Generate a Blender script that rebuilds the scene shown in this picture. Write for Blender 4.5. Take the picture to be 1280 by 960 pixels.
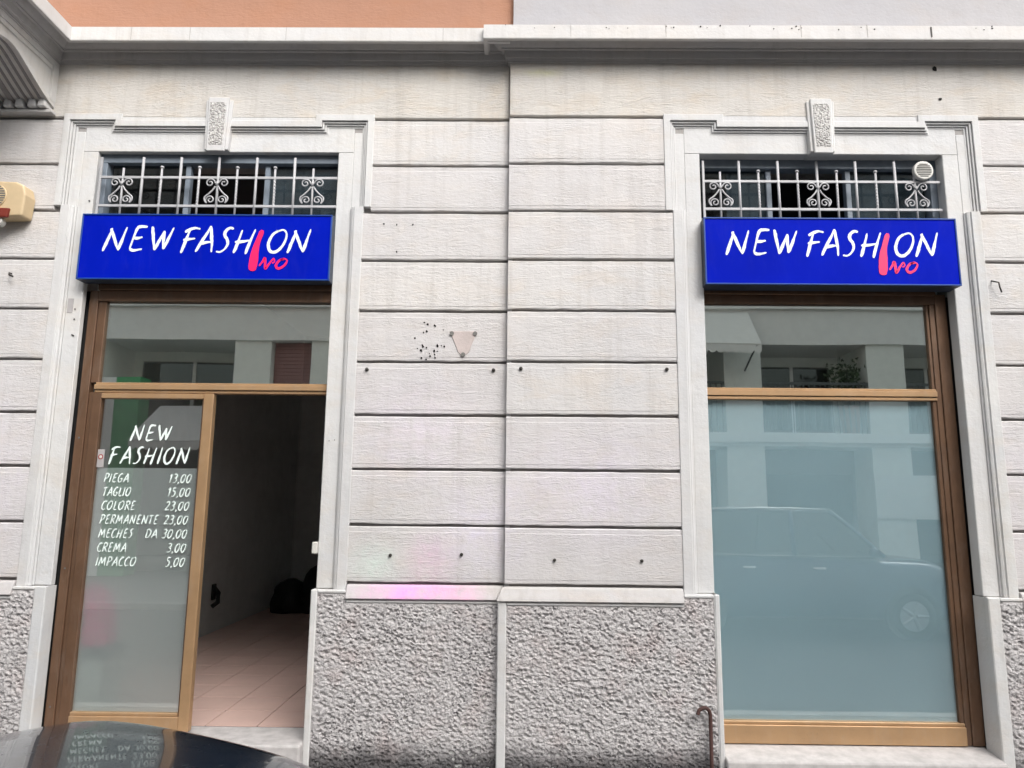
import bpy, bmesh, math, random
import numpy as np
from mathutils import Vector, Matrix, noise

for o in list(bpy.data.objects):
    bpy.data.objects.remove(o)
scene = bpy.context.scene
col = scene.collection
rnd = random.Random(7)
R = math.radians
ZC = 1.68            # camera height above the pavement (z = 0)

# ------------------------------------------------------------------ camera
cam_d = bpy.data.cameras.new('camera')
cam = bpy.data.objects.new('camera', cam_d)
col.objects.link(cam)
YAW, PITCH, ROLL = R(-0.607), R(9.343), R(0.564)
def cam_matrix():
    B = Matrix(((1, 0, 0), (0, 0, -1), (0, 1, 0)))
    c, s = math.cos(YAW), math.sin(YAW)
    Yw = Matrix(((c, 0, -s), (0, 1, 0), (s, 0, c)))
    c, s = math.cos(PITCH), math.sin(PITCH)
    P = Matrix(((1, 0, 0), (0, c, s), (0, -s, c)))
    c, s = math.cos(ROLL), math.sin(ROLL)
    Z = Matrix(((c, -s, 0), (s, c, 0), (0, 0, 1)))
    M = Z @ P @ Yw @ B                      # world -> (right, down, forward)
    return Matrix((M[0], -M[1], -M[2])).transposed()
cam.matrix_world = Matrix.Translation((0, -4.7, ZC)) @ cam_matrix().to_4x4()
cam_d.sensor_fit = 'HORIZONTAL'
cam_d.sensor_width = 36.0
cam_d.lens = 900.0 / 1280.0 * 36.0
cam_d.clip_start = 0.05
cam_d.clip_end = 500
scene.camera = cam

# ------------------------------------------------------------------ sky and light
world = bpy.data.worlds.new('World')
scene.world = world
world.use_nodes = True
wn = world.node_tree
wn.nodes.clear()
SUN_EL, SUN_AZ = R(42), R(150)              # soft, veiled, from behind the camera and to the right
sky = wn.nodes.new('ShaderNodeTexSky')
sky.sky_type = 'NISHITA'
sky.sun_disc = False
sky.sun_elevation = SUN_EL
sky.sun_rotation = SUN_AZ
sky.air_density = 1.4
sky.dust_density = 6.0
sky.ozone_density = 1.0
hsv = wn.nodes.new('ShaderNodeHueSaturation')
hsv.inputs['Saturation'].default_value = 0.22
bg = wn.nodes.new('ShaderNodeBackground')
bg.inputs['Strength'].default_value = 0.15
wo = wn.nodes.new('ShaderNodeOutputWorld')
wn.links.new(sky.outputs[0], hsv.inputs['Color'])
wn.links.new(hsv.outputs[0], bg.inputs[0])
wn.links.new(bg.outputs[0], wo.inputs[0])
sun_d = bpy.data.lights.new('sun', 'SUN')
sun_d.energy = 0.9
sun_d.angle = R(45)
sun_d.color = (1.0, 0.975, 0.955)
sun = bpy.data.objects.new('sun', sun_d)
col.objects.link(sun)
sdir = Vector((math.sin(SUN_AZ) * math.cos(SUN_EL), math.cos(SUN_AZ) * math.cos(SUN_EL), math.sin(SUN_EL)))
sun.rotation_euler = sdir.to_track_quat('Z', 'Y').to_euler()
sun.location = (0, -6, 20)
scene.view_settings.view_transform = 'Standard'
scene.view_settings.look = 'None'
scene.view_settings.gamma = 1
scene.view_settings.exposure = 0.86
scene.view_settings.use_curve_mapping = False

# ------------------------------------------------------------------ materials
MATS = {}
def srgb(r, g, b):
    f = lambda c: (c / 255 / 12.92) if c / 255 <= 0.04045 else ((c / 255 + 0.055) / 1.055) ** 2.4
    return (f(r), f(g), f(b), 1)

class NT:
    def __init__(s, name):
        s.m = bpy.data.materials.new(name)
        s.m.use_nodes = True
        s.t = s.m.node_tree
        s.t.nodes.clear()
        s.out = s.n('ShaderNodeOutputMaterial')
        MATS[name] = s.m
    def n(s, typ, **kw):
        nd = s.t.nodes.new(typ)
        for k, v in kw.items():
            if k in nd.inputs: nd.inputs[k].default_value = v
            else: setattr(nd, k, v)
        return nd
    def l(s, a, b): s.t.links.new(a, b)
    def coords(s, scale=(1, 1, 1), rot=(0, 0, 0)):
        g = s.n('ShaderNodeNewGeometry')
        mp = s.n('ShaderNodeMapping')
        mp.inputs['Scale'].default_value = scale
        mp.inputs['Rotation'].default_value = rot
        s.l(g.outputs['Position'], mp.inputs['Vector'])
        return mp.outputs[0]
    def noise(s, vec, scale, detail=4, rough=0.55, dist=0.0):
        nd = s.n('ShaderNodeTexNoise')
        nd.inputs['Scale'].default_value = scale
        nd.inputs['Detail'].default_value = detail
        nd.inputs['Roughness'].default_value = rough
        nd.inputs['Distortion'].default_value = dist
        s.l(vec, nd.inputs['Vector'])
        return nd.outputs[0]
    def ramp(s, fac, p0, p1, c0=(0, 0, 0, 1), c1=(1, 1, 1, 1)):
        r = s.n('ShaderNodeValToRGB')
        r.color_ramp.elements[0].position = p0
        r.color_ramp.elements[1].position = p1
        r.color_ramp.elements[0].color = c0
        r.color_ramp.elements[1].color = c1
        s.l(fac, r.inputs[0])
        return r.outputs[0]
    def mix(s, fac, a, b, mode='MIX'):
        m = s.n('ShaderNodeMix', data_type='RGBA', blend_type=mode)
        for sock, v in ((m.inputs[0], fac), (m.inputs[6], a), (m.inputs[7], b)):
            if hasattr(v, 'links'): s.l(v, sock)
            else: sock.default_value = v
        return m.outputs[2]
    def math(s, op, a, b=0.0):
        m = s.n('ShaderNodeMath', operation=op)
        for sock, v in ((m.inputs[0], a), (m.inputs[1], b)):
            if hasattr(v, 'links'): s.l(v, sock)
            else: sock.default_value = v
        return m.outputs[0]
    def bump(s, h, strength, dist=0.01, normal=None):
        b = s.n('ShaderNodeBump')
        b.inputs['Strength'].default_value = strength
        b.inputs['Distance'].default_value = dist
        s.l(h, b.inputs['Height'])
        if normal is not None: s.l(normal, b.inputs['Normal'])
        return b.outputs[0]
    def principled(s, color, rough=0.6, metal=0.0, normal=None, spec=0.5, coat=0.0, **kw):
        p = s.n('ShaderNodeBsdfPrincipled')
        for sock, v in ((p.inputs['Base Color'], color), (p.inputs['Roughness'], rough), (p.inputs['Metallic'], metal)):
            if hasattr(v, 'links'): s.l(v, sock)
            else: sock.default_value = v
        p.inputs['Specular IOR Level'].default_value = spec
        p.inputs['Coat Weight'].default_value = coat
        p.inputs['Coat Roughness'].default_value = 0.035
        if normal is not None: s.l(normal, p.inputs['Normal'])
        return p
    def done(s, sh):
        s.l(sh.outputs[0] if hasattr(sh, 'outputs') else sh, s.out.inputs[0])
        return s.m

def spot(t, center, radius, power=1.5):
    """soft-edged paint spray centred on a place of the wall"""
    g = t.n('ShaderNodeNewGeometry')
    d = t.n('ShaderNodeVectorMath', operation='SUBTRACT')
    t.l(g.outputs['Position'], d.inputs[0])
    d.inputs[1].default_value = center
    sc = t.n('ShaderNodeVectorMath', operation='DIVIDE')
    t.l(d.outputs[0], sc.inputs[0])
    sc.inputs[1].default_value = (radius[0], 1, radius[1])
    ln = t.n('ShaderNodeVectorMath', operation='LENGTH')
    t.l(sc.outputs[0], ln.inputs[0])
    inv = t.math('SUBTRACT', 1.0, ln.outputs['Value'])
    cl = t.n('ShaderNodeClamp')
    t.l(inv, cl.inputs[0])
    return t.math('POWER', cl.outputs[0], power)

def mat_stucco(name, base, combed=1.0, sprays=(), warm=0.0, dirt=0.58):
    t = NT(name)
    v = t.coords()
    big = t.noise(v, 0.9, 3, 0.6)
    c = t.mix(t.ramp(big, 0.35, 0.7), base, tuple(x * y for x, y in zip(base, (0.88, 0.90, 0.94, 1))))
    st = t.noise(t.coords((1.3, 1, 2.2)), 2.3, 5, 0.65, 0.4)
    c = t.mix(t.math('MULTIPLY', t.ramp(st, 0.48, 0.74), 0.48 + warm), c, tuple(x * y for x, y in zip(base, (0.93, 0.83, 0.71, 1))))
    streak = t.noise(t.coords((9, 9, 0.55)), 1.6, 5, 0.7, 0.2)
    c = t.mix(t.math('MULTIPLY', t.ramp(streak, 0.5, 0.8), dirt), c, tuple(x * y for x, y in zip(base, (0.62, 0.60, 0.58, 1))))
    oi = t.n('ShaderNodeObjectInfo')
    c = t.mix(t.math('MULTIPLY', oi.outputs['Random'], 0.5), c, tuple(x * y for x, y in zip(base, (0.86, 0.86, 0.90, 1))))
    # fine dirt that sits in the combed lines
    fine = t.noise(t.coords((9, 9, 46)), 1.0, 5, 0.68, 1.6)
    patchy = t.ramp(t.noise(t.coords((1, 1, 2)), 3.0, 3, 0.6), 0.35, 0.65)
    fine = t.math('ADD', t.math('MULTIPLY', t.math('SUBTRACT', fine, 0.5), t.math('ADD', t.math('MULTIPLY', patchy, 0.8), 0.35)), 0.5)
    speck = t.noise(v, 48, 4, 0.75)
    c = t.mix(t.math('MULTIPLY', t.ramp(fine, 0.58, 0.74), 0.30 * combed), c, tuple(x * 0.55 for x in base[:3]) + (1,))
    c = t.mix(t.math('MULTIPLY', t.ramp(speck, 0.66, 0.80), 0.35), c, tuple(x * 0.5 for x in base[:3]) + (1,))
    for center, rad, colr, amt in sprays:
        f = spot(t, center, rad)
        f = t.math('MULTIPLY', f, t.ramp(t.noise(v, 9, 4, 0.7), 0.25, 0.7))
        f2 = t.n('ShaderNodeClamp'); t.l(t.math('MULTIPLY', f, amt), f2.inputs[0])
        c = t.mix(f2.outputs[0], c, colr)
    h = t.math('ADD', t.math('MULTIPLY', fine, combed), t.math('MULTIPLY', t.noise(v, 45, 4, 0.6), 0.35))
    h = t.math('ADD', h, t.math('MULTIPLY', t.noise(v, 7, 2, 0.5), 0.9))
    nm = t.bump(h, 0.58, 0.012)
    return t.done(t.principled(c, 0.88, normal=nm, spec=0.25))

WALL = (0.62, 0.598, 0.578, 1)
mat_stucco('stucco', WALL, 1.0, [
    ((-0.56, 0, ZC - 0.36), (0.26, 0.26), srgb(224, 172, 205), 0.6),
    ((-0.92, 0, ZC - 0.40), (0.26, 0.22), srgb(202, 218, 208), 1.0),
    ((-0.25, 0, ZC - 0.18), (0.5, 0.5), srgb(214, 208, 224), 0.9),
    ((0.45, 0, ZC + 0.10), (0.9, 0.6), srgb(214, 206, 220), 0.8), ((-0.65, 0, ZC + 0.45), (0.7, 0.6), srgb(218, 208, 220), 0.8), ((-3.5, 0, ZC + 0.1), (0.7, 0.9), srgb(214, 208, 220), 0.8), ((3.4, 0, ZC + 0.1), (0.7, 0.9), srgb(216, 208, 216), 0.8)])
mat_stucco('stucco_frieze', (0.61, 0.58, 0.535, 1), 1.7, [((0.14, -.045, ZC + 2.99), (0.22, 0.05), srgb(205, 205, 130), 0.6)], warm=0.25)
mat_stucco('stone_trim', (0.625, 0.62, 0.605, 1), 0.12, dirt=0.5)
mat_stucco('stone_cornice', (0.62, 0.605, 0.58, 1), 0.1, dirt=0.6)
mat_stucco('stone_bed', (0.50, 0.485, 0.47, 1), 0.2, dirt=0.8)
mat_stucco('stone_dark', (0.30, 0.285, 0.28, 1), 0.25, dirt=0.8)  # darker stone tone for the bracket's flutes and soffit
mat_stucco('base_band', (0.54, 0.52, 0.505, 1), 0.1, [
    ((-0.66, -.04, ZC - 0.56), (0.50, 0.30), srgb(236, 158, 218), 1.15),
    ((-0.33, -.04, ZC - 0.60), (0.22, 0.2), srgb(236, 175, 205), 0.7)])
mat_stucco('orange_plaster', (0.385, 0.205, 0.135, 1), 0.5, dirt=0.3)
mat_stucco('grey_plaster', (0.42, 0.41, 0.415, 1), 0.15, dirt=0.15)
mat_stucco('joint', (0.38, 0.36, 0.34, 1), 0.1)

def m_rough():
    t = NT('rough_stone')
    v = t.coords()
    n1 = t.noise(v, 2.2, 4, 0.6)
    c = t.mix(t.ramp(n1, 0.35, 0.7), (0.52, 0.505, 0.505, 1), (0.43, 0.405, 0.41, 1))
    n2 = t.noise(v, 110, 3, 0.75)
    c = t.mix(t.ramp(n2, 0.42, 0.72), (0.52, 0.5, 0.5, 1), c)
    c = t.mix(t.math('MULTIPLY', t.ramp(t.noise(v, 42, 5, 0.75), 0.55, 0.66), 0.8), c, (0.09, 0.09, 0.095, 1))
    c = t.mix(t.math('MULTIPLY', t.ramp(t.noise(v, 3.4, 3, 0.6), 0.52, 0.75), 0.35), c, (0.42, 0.30, 0.28, 1))
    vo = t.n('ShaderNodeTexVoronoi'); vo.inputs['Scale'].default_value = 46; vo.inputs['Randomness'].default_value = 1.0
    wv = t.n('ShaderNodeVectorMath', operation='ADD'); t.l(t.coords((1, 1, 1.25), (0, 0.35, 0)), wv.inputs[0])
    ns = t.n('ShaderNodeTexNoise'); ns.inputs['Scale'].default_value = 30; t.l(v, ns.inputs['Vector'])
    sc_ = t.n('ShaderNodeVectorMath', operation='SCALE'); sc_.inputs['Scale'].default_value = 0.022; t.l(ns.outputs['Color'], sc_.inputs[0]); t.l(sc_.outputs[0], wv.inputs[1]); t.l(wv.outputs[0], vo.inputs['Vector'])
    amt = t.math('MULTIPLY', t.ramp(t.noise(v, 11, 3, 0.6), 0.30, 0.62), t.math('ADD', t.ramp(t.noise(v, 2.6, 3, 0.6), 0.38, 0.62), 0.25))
    c = t.mix(t.math('MULTIPLY', t.math('MULTIPLY', t.ramp(vo.outputs['Distance'], 0.20, 0.42, (1, 1, 1, 1), (0, 0, 0, 1)), amt), 0.88), c, (0.055, 0.052, 0.055, 1))  # dark spots painted in to stand for shade in the pits
    # splash-back soot along the pavement, ragged upper edge
    g = t.n('ShaderNodeNewGeometry'); sx = t.n('ShaderNodeSeparateXYZ'); t.l(g.outputs['Position'], sx.inputs[0])
    zz = t.math('ADD', sx.outputs[2], t.math('MULTIPLY', t.noise(v, 5, 4, 0.7), 0.16))
    c = t.mix(t.math('MULTIPLY', t.ramp(zz, 0.20, 0.33, (1, 1, 1, 1), (0, 0, 0, 1)), 0.85), c, (0.035, 0.033, 0.036, 1))
    nm = t.bump(t.noise(v, 95, 4, 0.75), 0.9, 0.007)
    t.done(t.principled(c, 0.9, normal=nm, spec=0.3))
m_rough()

def m_simple(name, color, rough=0.5, metal=0.0, spec=0.5, coat=0.0, vary=0.12, bumps=0.0, bscale=60, vscale=6, dust=0.0):
    t = NT(name)
    v = t.coords()
    n1 = t.noise(v, vscale, 4, 0.6)
    dark = tuple(x * (1 - 2 * vary) for x in color[:3]) + (1,)
    c = t.mix(t.ramp(n1, 0.35, 0.7), color, dark)
    if dust:
        dn = t.noise(t.coords((5, 5, 1.2)), 3.0, 6, 0.75, 0.5)
        c = t.mix(t.math('MULTIPLY', t.ramp(dn, 0.50, 0.80), dust), c, (0.42, 0.40, 0.37, 1))
        sp_ = t.noise(v, 80, 3, 0.7)
        c = t.mix(t.math('MULTIPLY', t.ramp(sp_, 0.64, 0.76), dust * 1.4), c, (0.10, 0.09, 0.08, 1))
    r = t.math('ADD', t.math('MULTIPLY', t.noise(v, 25, 3, 0.6), 0.16), max(0.0, rough - 0.08))
    nm = t.bump(t.noise(v, bscale, 3, 0.6), bumps, 0.004) if bumps else None
    return t.done(t.principled(c, r, metal, nm, spec, coat))

m_simple('bronze', (0.50, 0.315, 0.17, 1), 0.36, 0.4, vary=0.08, dust=0.22)  # frame metal in its lit tone, mainly on the horizontal bars
m_simple('bronze_shaded', (0.175, 0.098, 0.058, 1), 0.40, 0.35, vary=0.12, dust=0.14)  # same frame metal with shade put into the colour, for stiles and heads
m_simple('fan_frost', (0.34, 0.35, 0.38, 1), 0.8, vary=0.2)
m_simple('gap_strip', (0.012, 0.012, 0.012, 1), 0.7, vary=0.0)
m_simple('iron_paint', (0.46, 0.46, 0.475, 1), 0.5, vary=0.12, bumps=0.2)
m_simple('blue_grey_frame', (0.21, 0.25, 0.30, 1), 0.5, vary=0.15)
m_simple('rust', (0.085, 0.040, 0.034, 1), 0.85, vary=0.25, bumps=0.6)
m_simple('dark_hole', (0.012, 0.011, 0.010, 1), 0.95, vary=0.1)
m_simple('nail', (0.05, 0.045, 0.04, 1), 0.6, 0.3)
m_simple('patch', (0.52, 0.45, 0.43, 1), 0.9, bumps=0.5)
m_simple('tape', (0.44, 0.42, 0.42, 1), 0.8)
m_simple('sign_blue', (0.0002, 0.0095, 0.42, 1), 0.55, spec=0.03, vary=0.09, vscale=2.2, dust=0.014)
m_simple('sign_edge', (0.006, 0.055, 0.28, 1), 0.4, 0.0, vary=0.1)
m_simple('sign_under', (0.03, 0.045, 0.075, 1), 0.5, vary=0.2)
m_simple('letter_white', (0.80, 0.90, 0.86, 1), 0.5, vary=0.03)
m_simple('letter_pink', (0.92, 0.002, 0.12, 1), 0.45, vary=0.03)
m_simple('cream_plastic', (0.60, 0.46, 0.28, 1), 0.5, vary=0.08)
m_simple('red_lamp', (0.20, 0.028, 0.015, 1), 0.3, vary=0.1)
m_simple('white_plastic', (0.62, 0.61, 0.57, 1), 0.5, vary=0.06)
m_simple('vent_slot', (0.16, 0.155, 0.145, 1), 0.7)
m_simple('interior_wall', (0.78, 0.80, 0.79, 1), 0.85, vary=0.05)
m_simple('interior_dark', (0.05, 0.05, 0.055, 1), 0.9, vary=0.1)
m_simple('tile', (0.70, 0.50, 0.44, 1), 0.35, vary=0.05, vscale=3)
m_simple('grout', (0.10, 0.065, 0.06, 1), 0.9)
m_simple('threshold_stone', (0.54, 0.515, 0.505, 1), 0.8, vary=0.14, bumps=0.3, vscale=14)
m_simple('asphalt', (0.055, 0.055, 0.057, 1), 0.85, vary=0.15, bumps=0.5, bscale=150)
m_simple('paving', (0.24, 0.235, 0.23, 1), 0.85, vary=0.12, bumps=0.4)
m_simple('kerb_stone', (0.33, 0.32, 0.31, 1), 0.85, vary=0.12)
m_simple('opp_plaster', (0.76, 0.78, 0.74, 1), 0.9, vary=0.05)
m_simple('opp_white', (0.78, 0.78, 0.76, 1), 0.85, vary=0.04)
m_simple('opp_dark', (0.13, 0.135, 0.135, 1), 0.5, vary=0.1)
m_simple('shutter_pink', (0.30, 0.17, 0.165, 1), 0.7)
m_simple('shop_green', (0.04, 0.34, 0.12, 1), 0.6)
m_simple('awning_white', (0.74, 0.74, 0.72, 1), 0.85, vary=0.04)
m_simple('rail_metal', (0.10, 0.11, 0.11, 1), 0.5, 0.3)
m_simple('leaf', (0.045, 0.085, 0.03, 1), 0.7, vary=0.25)
m_simple('terracotta', (0.33, 0.14, 0.08, 1), 0.85)
m_simple('car_black', (0.006, 0.012, 0.024, 1), 0.25, 0.0, 0.5, 1.0, vary=0.0, dust=0.05)
m_simple('car_blue', (0.02, 0.035, 0.08, 1), 0.3, 0.3, 0.5, 1.0, vary=0.0)
m_simple('car_grey', (0.30, 0.32, 0.34, 1), 0.3, 0.5, 0.5, 1.0, vary=0.0)
m_simple('car_trim', (0.02, 0.02, 0.022, 1), 0.6)
m_simple('car_chrome', (0.75, 0.75, 0.75, 1), 0.15, 1.0)
m_simple('tyre', (0.02, 0.02, 0.02, 1), 0.85)
m_simple('rim', (0.45, 0.46, 0.47, 1), 0.35, 0.8)
m_simple('headlight', (0.65, 0.68, 0.70, 1), 0.1, 0.3)
m_simple('taillight', (0.35, 0.01, 0.01, 1), 0.15)
m_simple('plate', (0.75, 0.75, 0.72, 1), 0.4)
m_simple('pink_cloth', (0.80, 0.06, 0.26, 1), 0.8, vary=0.1)
m_simple('cabinet', (0.62, 0.64, 0.60, 1), 0.6)
m_simple('counter_grey', (0.14, 0.16, 0.16, 1), 0.6)
m_simple('black_bag', (0.02, 0.022, 0.022, 1), 0.5)

def m_glass(name, refl, tint, rough=0.0, tone=(0.96, 1.0, 0.98, 1)):
    t = NT(name)
    lw = t.n('ShaderNodeLayerWeight')                       # Schlick, same from both sides of the pane
    p5 = t.math('POWER', lw.outputs['Facing'], 5.0)
    fac = t.math('ADD', t.math('MULTIPLY', p5, 0.9 - refl), refl)
    cl = t.n('ShaderNodeClamp'); t.l(fac, cl.inputs[0])
    tr = t.n('ShaderNodeBsdfTransparent'); tr.inputs[0].default_value = tint
    gl = t.n('ShaderNodeBsdfGlossy'); gl.inputs['Roughness'].default_value = rough
    gl.inputs[0].default_value = tone
    wob = t.noise(t.coords(), 1.6, 1, 0.4)
    t.l(t.bump(wob, 0.035, 0.02), gl.inputs['Normal'])
    mx = t.n('ShaderNodeMixShader')
    t.l(cl.outputs[0], mx.inputs[0]); t.l(tr.outputs[0], mx.inputs[1]); t.l(gl.outputs[0], mx.inputs[2])
    return t.done(mx)
m_glass('glass', 0.52, (0.90, 0.93, 0.92, 1), tone=(0.93, 1.0, 0.95, 1))
m_glass('glass_film', 0.22, (0.95, 0.97, 0.97, 1))
m_glass('fan_glass', 0.05, (0.55, 0.6, 0.62, 1))
m_glass('car_glass', 0.07, (0.10, 0.12, 0.12, 1))

def m_film(name, color, see=0.35):
    t = NT(name)
    v = t.coords()
    n1 = t.noise(v, 0.8, 3, 0.6)
    c = t.mix(t.ramp(n1, 0.3, 0.75), color, tuple(x * 0.9 for x in color[:3]) + (1,))
    d = t.n('ShaderNodeBsdfDiffuse'); t.l(c, d.inputs[0])
    tl = t.n('ShaderNodeBsdfTranslucent'); t.l(c, tl.inputs[0])
    rf = t.n('ShaderNodeBsdfRefraction'); rf.inputs['Roughness'].default_value = 0.55; rf.inputs['IOR'].default_value = 1.12
    m1 = t.n('ShaderNodeMixShader'); m1.inputs[0].default_value = 0.18
    t.l(d.outputs[0], m1.inputs[1]); t.l(tl.outputs[0], m1.inputs[2])
    m2 = t.n('ShaderNodeMixShader'); m2.inputs[0].default_value = see
    t.l(m1.outputs[0], m2.inputs[1]); t.l(rf.outputs[0], m2.inputs[2])
    return t.done(m2)
m_film('film_left', (0.90, 0.93, 0.94, 1), 0.45)
m_film('film_right', (0.56, 0.73, 0.81, 1), 0.06)

# ------------------------------------------------------------------ mesh helpers
def root_of(o):
    while o.parent: o = o.parent
    return o
def tag(o, label=None, cat=None, group=None, kind=None):
    if label: o['label'] = label
    if cat: o['category'] = cat
    if group: o['group'] = group
    if kind: o['kind'] = kind
    return o
def empty(name, loc, rz=0.0):
    o = bpy.data.objects.new(name, None)
    o.empty_display_size = 0.1
    o.location = loc
    o.rotation_euler = (0, 0, rz)
    col.objects.link(o)
    return o

class MB:
    """collects geometry in world coordinates (or the thing's own when local=True)"""
    def __init__(s): s.v = []; s.f = []
    def add(s, vs, fs):
        n = len(s.v); s.v += [tuple(p) for p in vs]; s.f += [tuple(i + n for i in f) for f in fs]; return s
    def box(s, x0, x1, y0, y1, z0, z1):
        x0, x1 = min(x0, x1), max(x0, x1); y0, y1 = min(y0, y1), max(y0, y1); z0, z1 = min(z0, z1), max(z0, z1)
        return s.add([(x0, y0, z0), (x1, y0, z0), (x1, y1, z0), (x0, y1, z0), (x0, y0, z1), (x1, y0, z1), (x1, y1, z1), (x0, y1, z1)],
                     [(0, 3, 2, 1), (4, 5, 6, 7), (0, 1, 5, 4), (1, 2, 6, 5), (2, 3, 7, 6), (3, 0, 4, 7)])
    def prism(s, poly, axis, a, b):
        """poly: list of 2-D points; axis 'x': (y,z), 'y': (x,z), 'z': (x,y)"""
        mk = {'x': lambda p, t: (t, p[0], p[1]), 'y': lambda p, t: (p[0], t, p[1]), 'z': lambda p, t: (p[0], p[1], t)}[axis]
        n = len(poly)
        vs = [mk(p, a) for p in poly] + [mk(p, b) for p in poly]
        fs = [tuple(range(n)), tuple(range(2 * n - 1, n - 1, -1))] + [(i, i + n, (i + 1) % n + n, (i + 1) % n) for i in range(n)]
        return s.add(vs, fs)
    def tube(s, pts, r, n=8, cap=True):
        pts = [Vector(p) for p in pts]
        rs = r if isinstance(r, (list, tuple)) else [r] * len(pts)
        base = len(s.v); up = Vector((0.13, 0.31, 0.94))
        for i, p in enumerate(pts):
            d = (pts[min(i + 1, len(pts) - 1)] - pts[max(i - 1, 0)]).normalized()
            a = d.cross(up)
            if a.length < 1e-3: a = d.cross(Vector((1, 0, 0)))
            a.normalize(); b = d.cross(a)
            for k in range(n):
                an = 2 * math.pi * k / n
                s.v.append(tuple(p + (a * math.cos(an) + b * math.sin(an)) * rs[i]))
        for i in range(len(pts) - 1):
            for k in range(n):
                a0 = base + i * n + k; a1 = base + i * n + (k + 1) % n
                s.f.append((a0, a1, a1 + n, a0 + n))
        if cap:
            s.f.append(tuple(base + k for k in range(n - 1, -1, -1)))
            s.f.append(tuple(base + (len(pts) - 1) * n + k for k in range(n)))
        return s
    def ball(s, c, r, n=10, m=6, sc=(1, 1, 1)):
        base = len(s.v)
        for j in range(m + 1):
            th = math.pi * j / m
            for k in range(n):
                ph = 2 * math.pi * k / n
                s.v.append((c[0] + r * sc[0] * math.sin(th) * math.cos(ph), c[1] + r * sc[1] * math.sin(th) * math.sin(ph), c[2] + r * sc[2] * math.cos(th)))
        for j in range(m):
            for k in range(n):
                s.f.append((base + j * n + k, base + (j + 1) * n + k, base + (j + 1) * n + (k + 1) % n, base + j * n + (k + 1) % n))
        return s
    def disc(s, c, r, depth, axis='y', n=24):
        poly = [(r * math.cos(2 * math.pi * k / n), r * math.sin(2 * math.pi * k / n)) for k in range(n)]
        if axis == 'y': return s.prism([(c[0] + p[0], c[2] + p[1]) for p in poly], 'y', c[1], c[1] + depth)
        if axis == 'x': return s.prism([(c[1] + p[0], c[2] + p[1]) for p in poly], 'x', c[0], c[0] + depth)
        return s.prism([(c[0] + p[0], c[1] + p[1]) for p in poly], 'z', c[2], c[2] + depth)
    def sweep(s, path, prof, closed=False):
        """mitred sweep: path = list of (point, out) 3-D corners, prof = [(offset along out, offset along up)]; out/up are vectors per corner"""
        base = len(s.v); n = len(prof)
        for p, out, up in path:
            for a, b in prof:
                s.v.append(tuple(Vector(p) + Vector(out) * a + Vector(up) * b))
        for i in range(len(path) - 1):
            for k in range(n - 1):
                a0 = base + i * n + k
                s.f.append((a0, a0 + 1, a0 + 1 + n, a0 + n))
        s.f.append(tuple(base + k for k in range(n)))
        s.f.append(tuple(base + (len(path) - 1) * n + k for k in range(n - 1, -1, -1)))
        return s
    def build(s, name, mat, parent=None, smooth=False, bevel=0.0, loc=None, local=False, subsurf=0, seg=1, auto=None):
        me = bpy.data.meshes.new(name)
        off = Vector((0, 0, 0))
        if parent is not None and not local: off = root_of(parent).location
        elif loc is not None and not local: off = Vector(loc)
        me.from_pydata([(p[0] - off[0], p[1] - off[1], p[2] - off[2]) for p in s.v], [], s.f)
        bm = bmesh.new(); bm.from_mesh(me)
        bmesh.ops.recalc_face_normals(bm, faces=bm.faces)
        bm.to_mesh(me); bm.free()
        me.materials.append(MATS[mat] if isinstance(mat, str) else mat)
        o = bpy.data.objects.new(name, me)
        col.objects.link(o)
        if parent is not None: o.parent = parent
        elif loc is not None: o.location = loc
        if smooth:
            for p in me.polygons: p.use_smooth = True
        if auto:
            me.set_sharp_from_angle(angle=R(auto))
        if bevel:
            b = o.modifiers.new('bevel', 'BEVEL'); b.width = bevel; b.segments = seg; b.limit_method = 'ANGLE'; b.angle_limit = R(40)
        if subsurf:
            u = o.modifiers.new('subsurf', 'SUBSURF'); u.levels = subsurf; u.render_levels = subsurf
        return o

def z(v): return ZC + v

# ------------------------------------------------------------------ ground
tag(MB().box(-60, 60, -60, 40, -0.6, -0.1).build('road', 'asphalt', loc=(0, 0, -0.1)), kind='structure')
tag(MB().box(-20, 20, -1.25, 0.06, -0.3, 0.0).build('pavement_near', 'paving', loc=(0, -1.2, 0)), kind='structure')
tag(MB().box(-20, 20, -1.40, -1.25, -0.3, 0.004).build('kerb_near', 'kerb_stone', loc=(0, -1.3, 0), bevel=0.015), kind='structure')
tag(MB().box(-20, 20, -12.5, -7.35, -0.3, 0.0).build('pavement_far', 'paving', loc=(0, -10, 0)), kind='structure')
tag(MB().box(-20, 20, -7.35, -7.2, -0.3, 0.004).build('kerb_far', 'kerb_stone', loc=(0, -7.3, 0), bevel=0.015), kind='structure')

# ------------------------------------------------------------------ the two buildings
LB = empty('stone_building', (-2.1, 0, 0))
tag(LB, 'left building, pale banded stone ground floor with orange plaster above and shop doorway', 'building')
RB = empty('stone_building', (2.1, 0, 0))
tag(RB, 'right building, pale banded stone ground floor with grey plaster above and frosted shop window', 'building')
STEP = -0.085
YL, YR = 0.0, -0.045                      # wall faces, the right building stands a little proud
OL = (-2.99, -1.287); OR = (1.235, 2.91)  # clear openings
HEADL, HEADR = z(2.42), z(2.402)
LINES = [2.658, 2.311, 1.968, 1.620, 1.267, 0.918, 0.561, 0.207, -0.150, -0.512]

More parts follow.
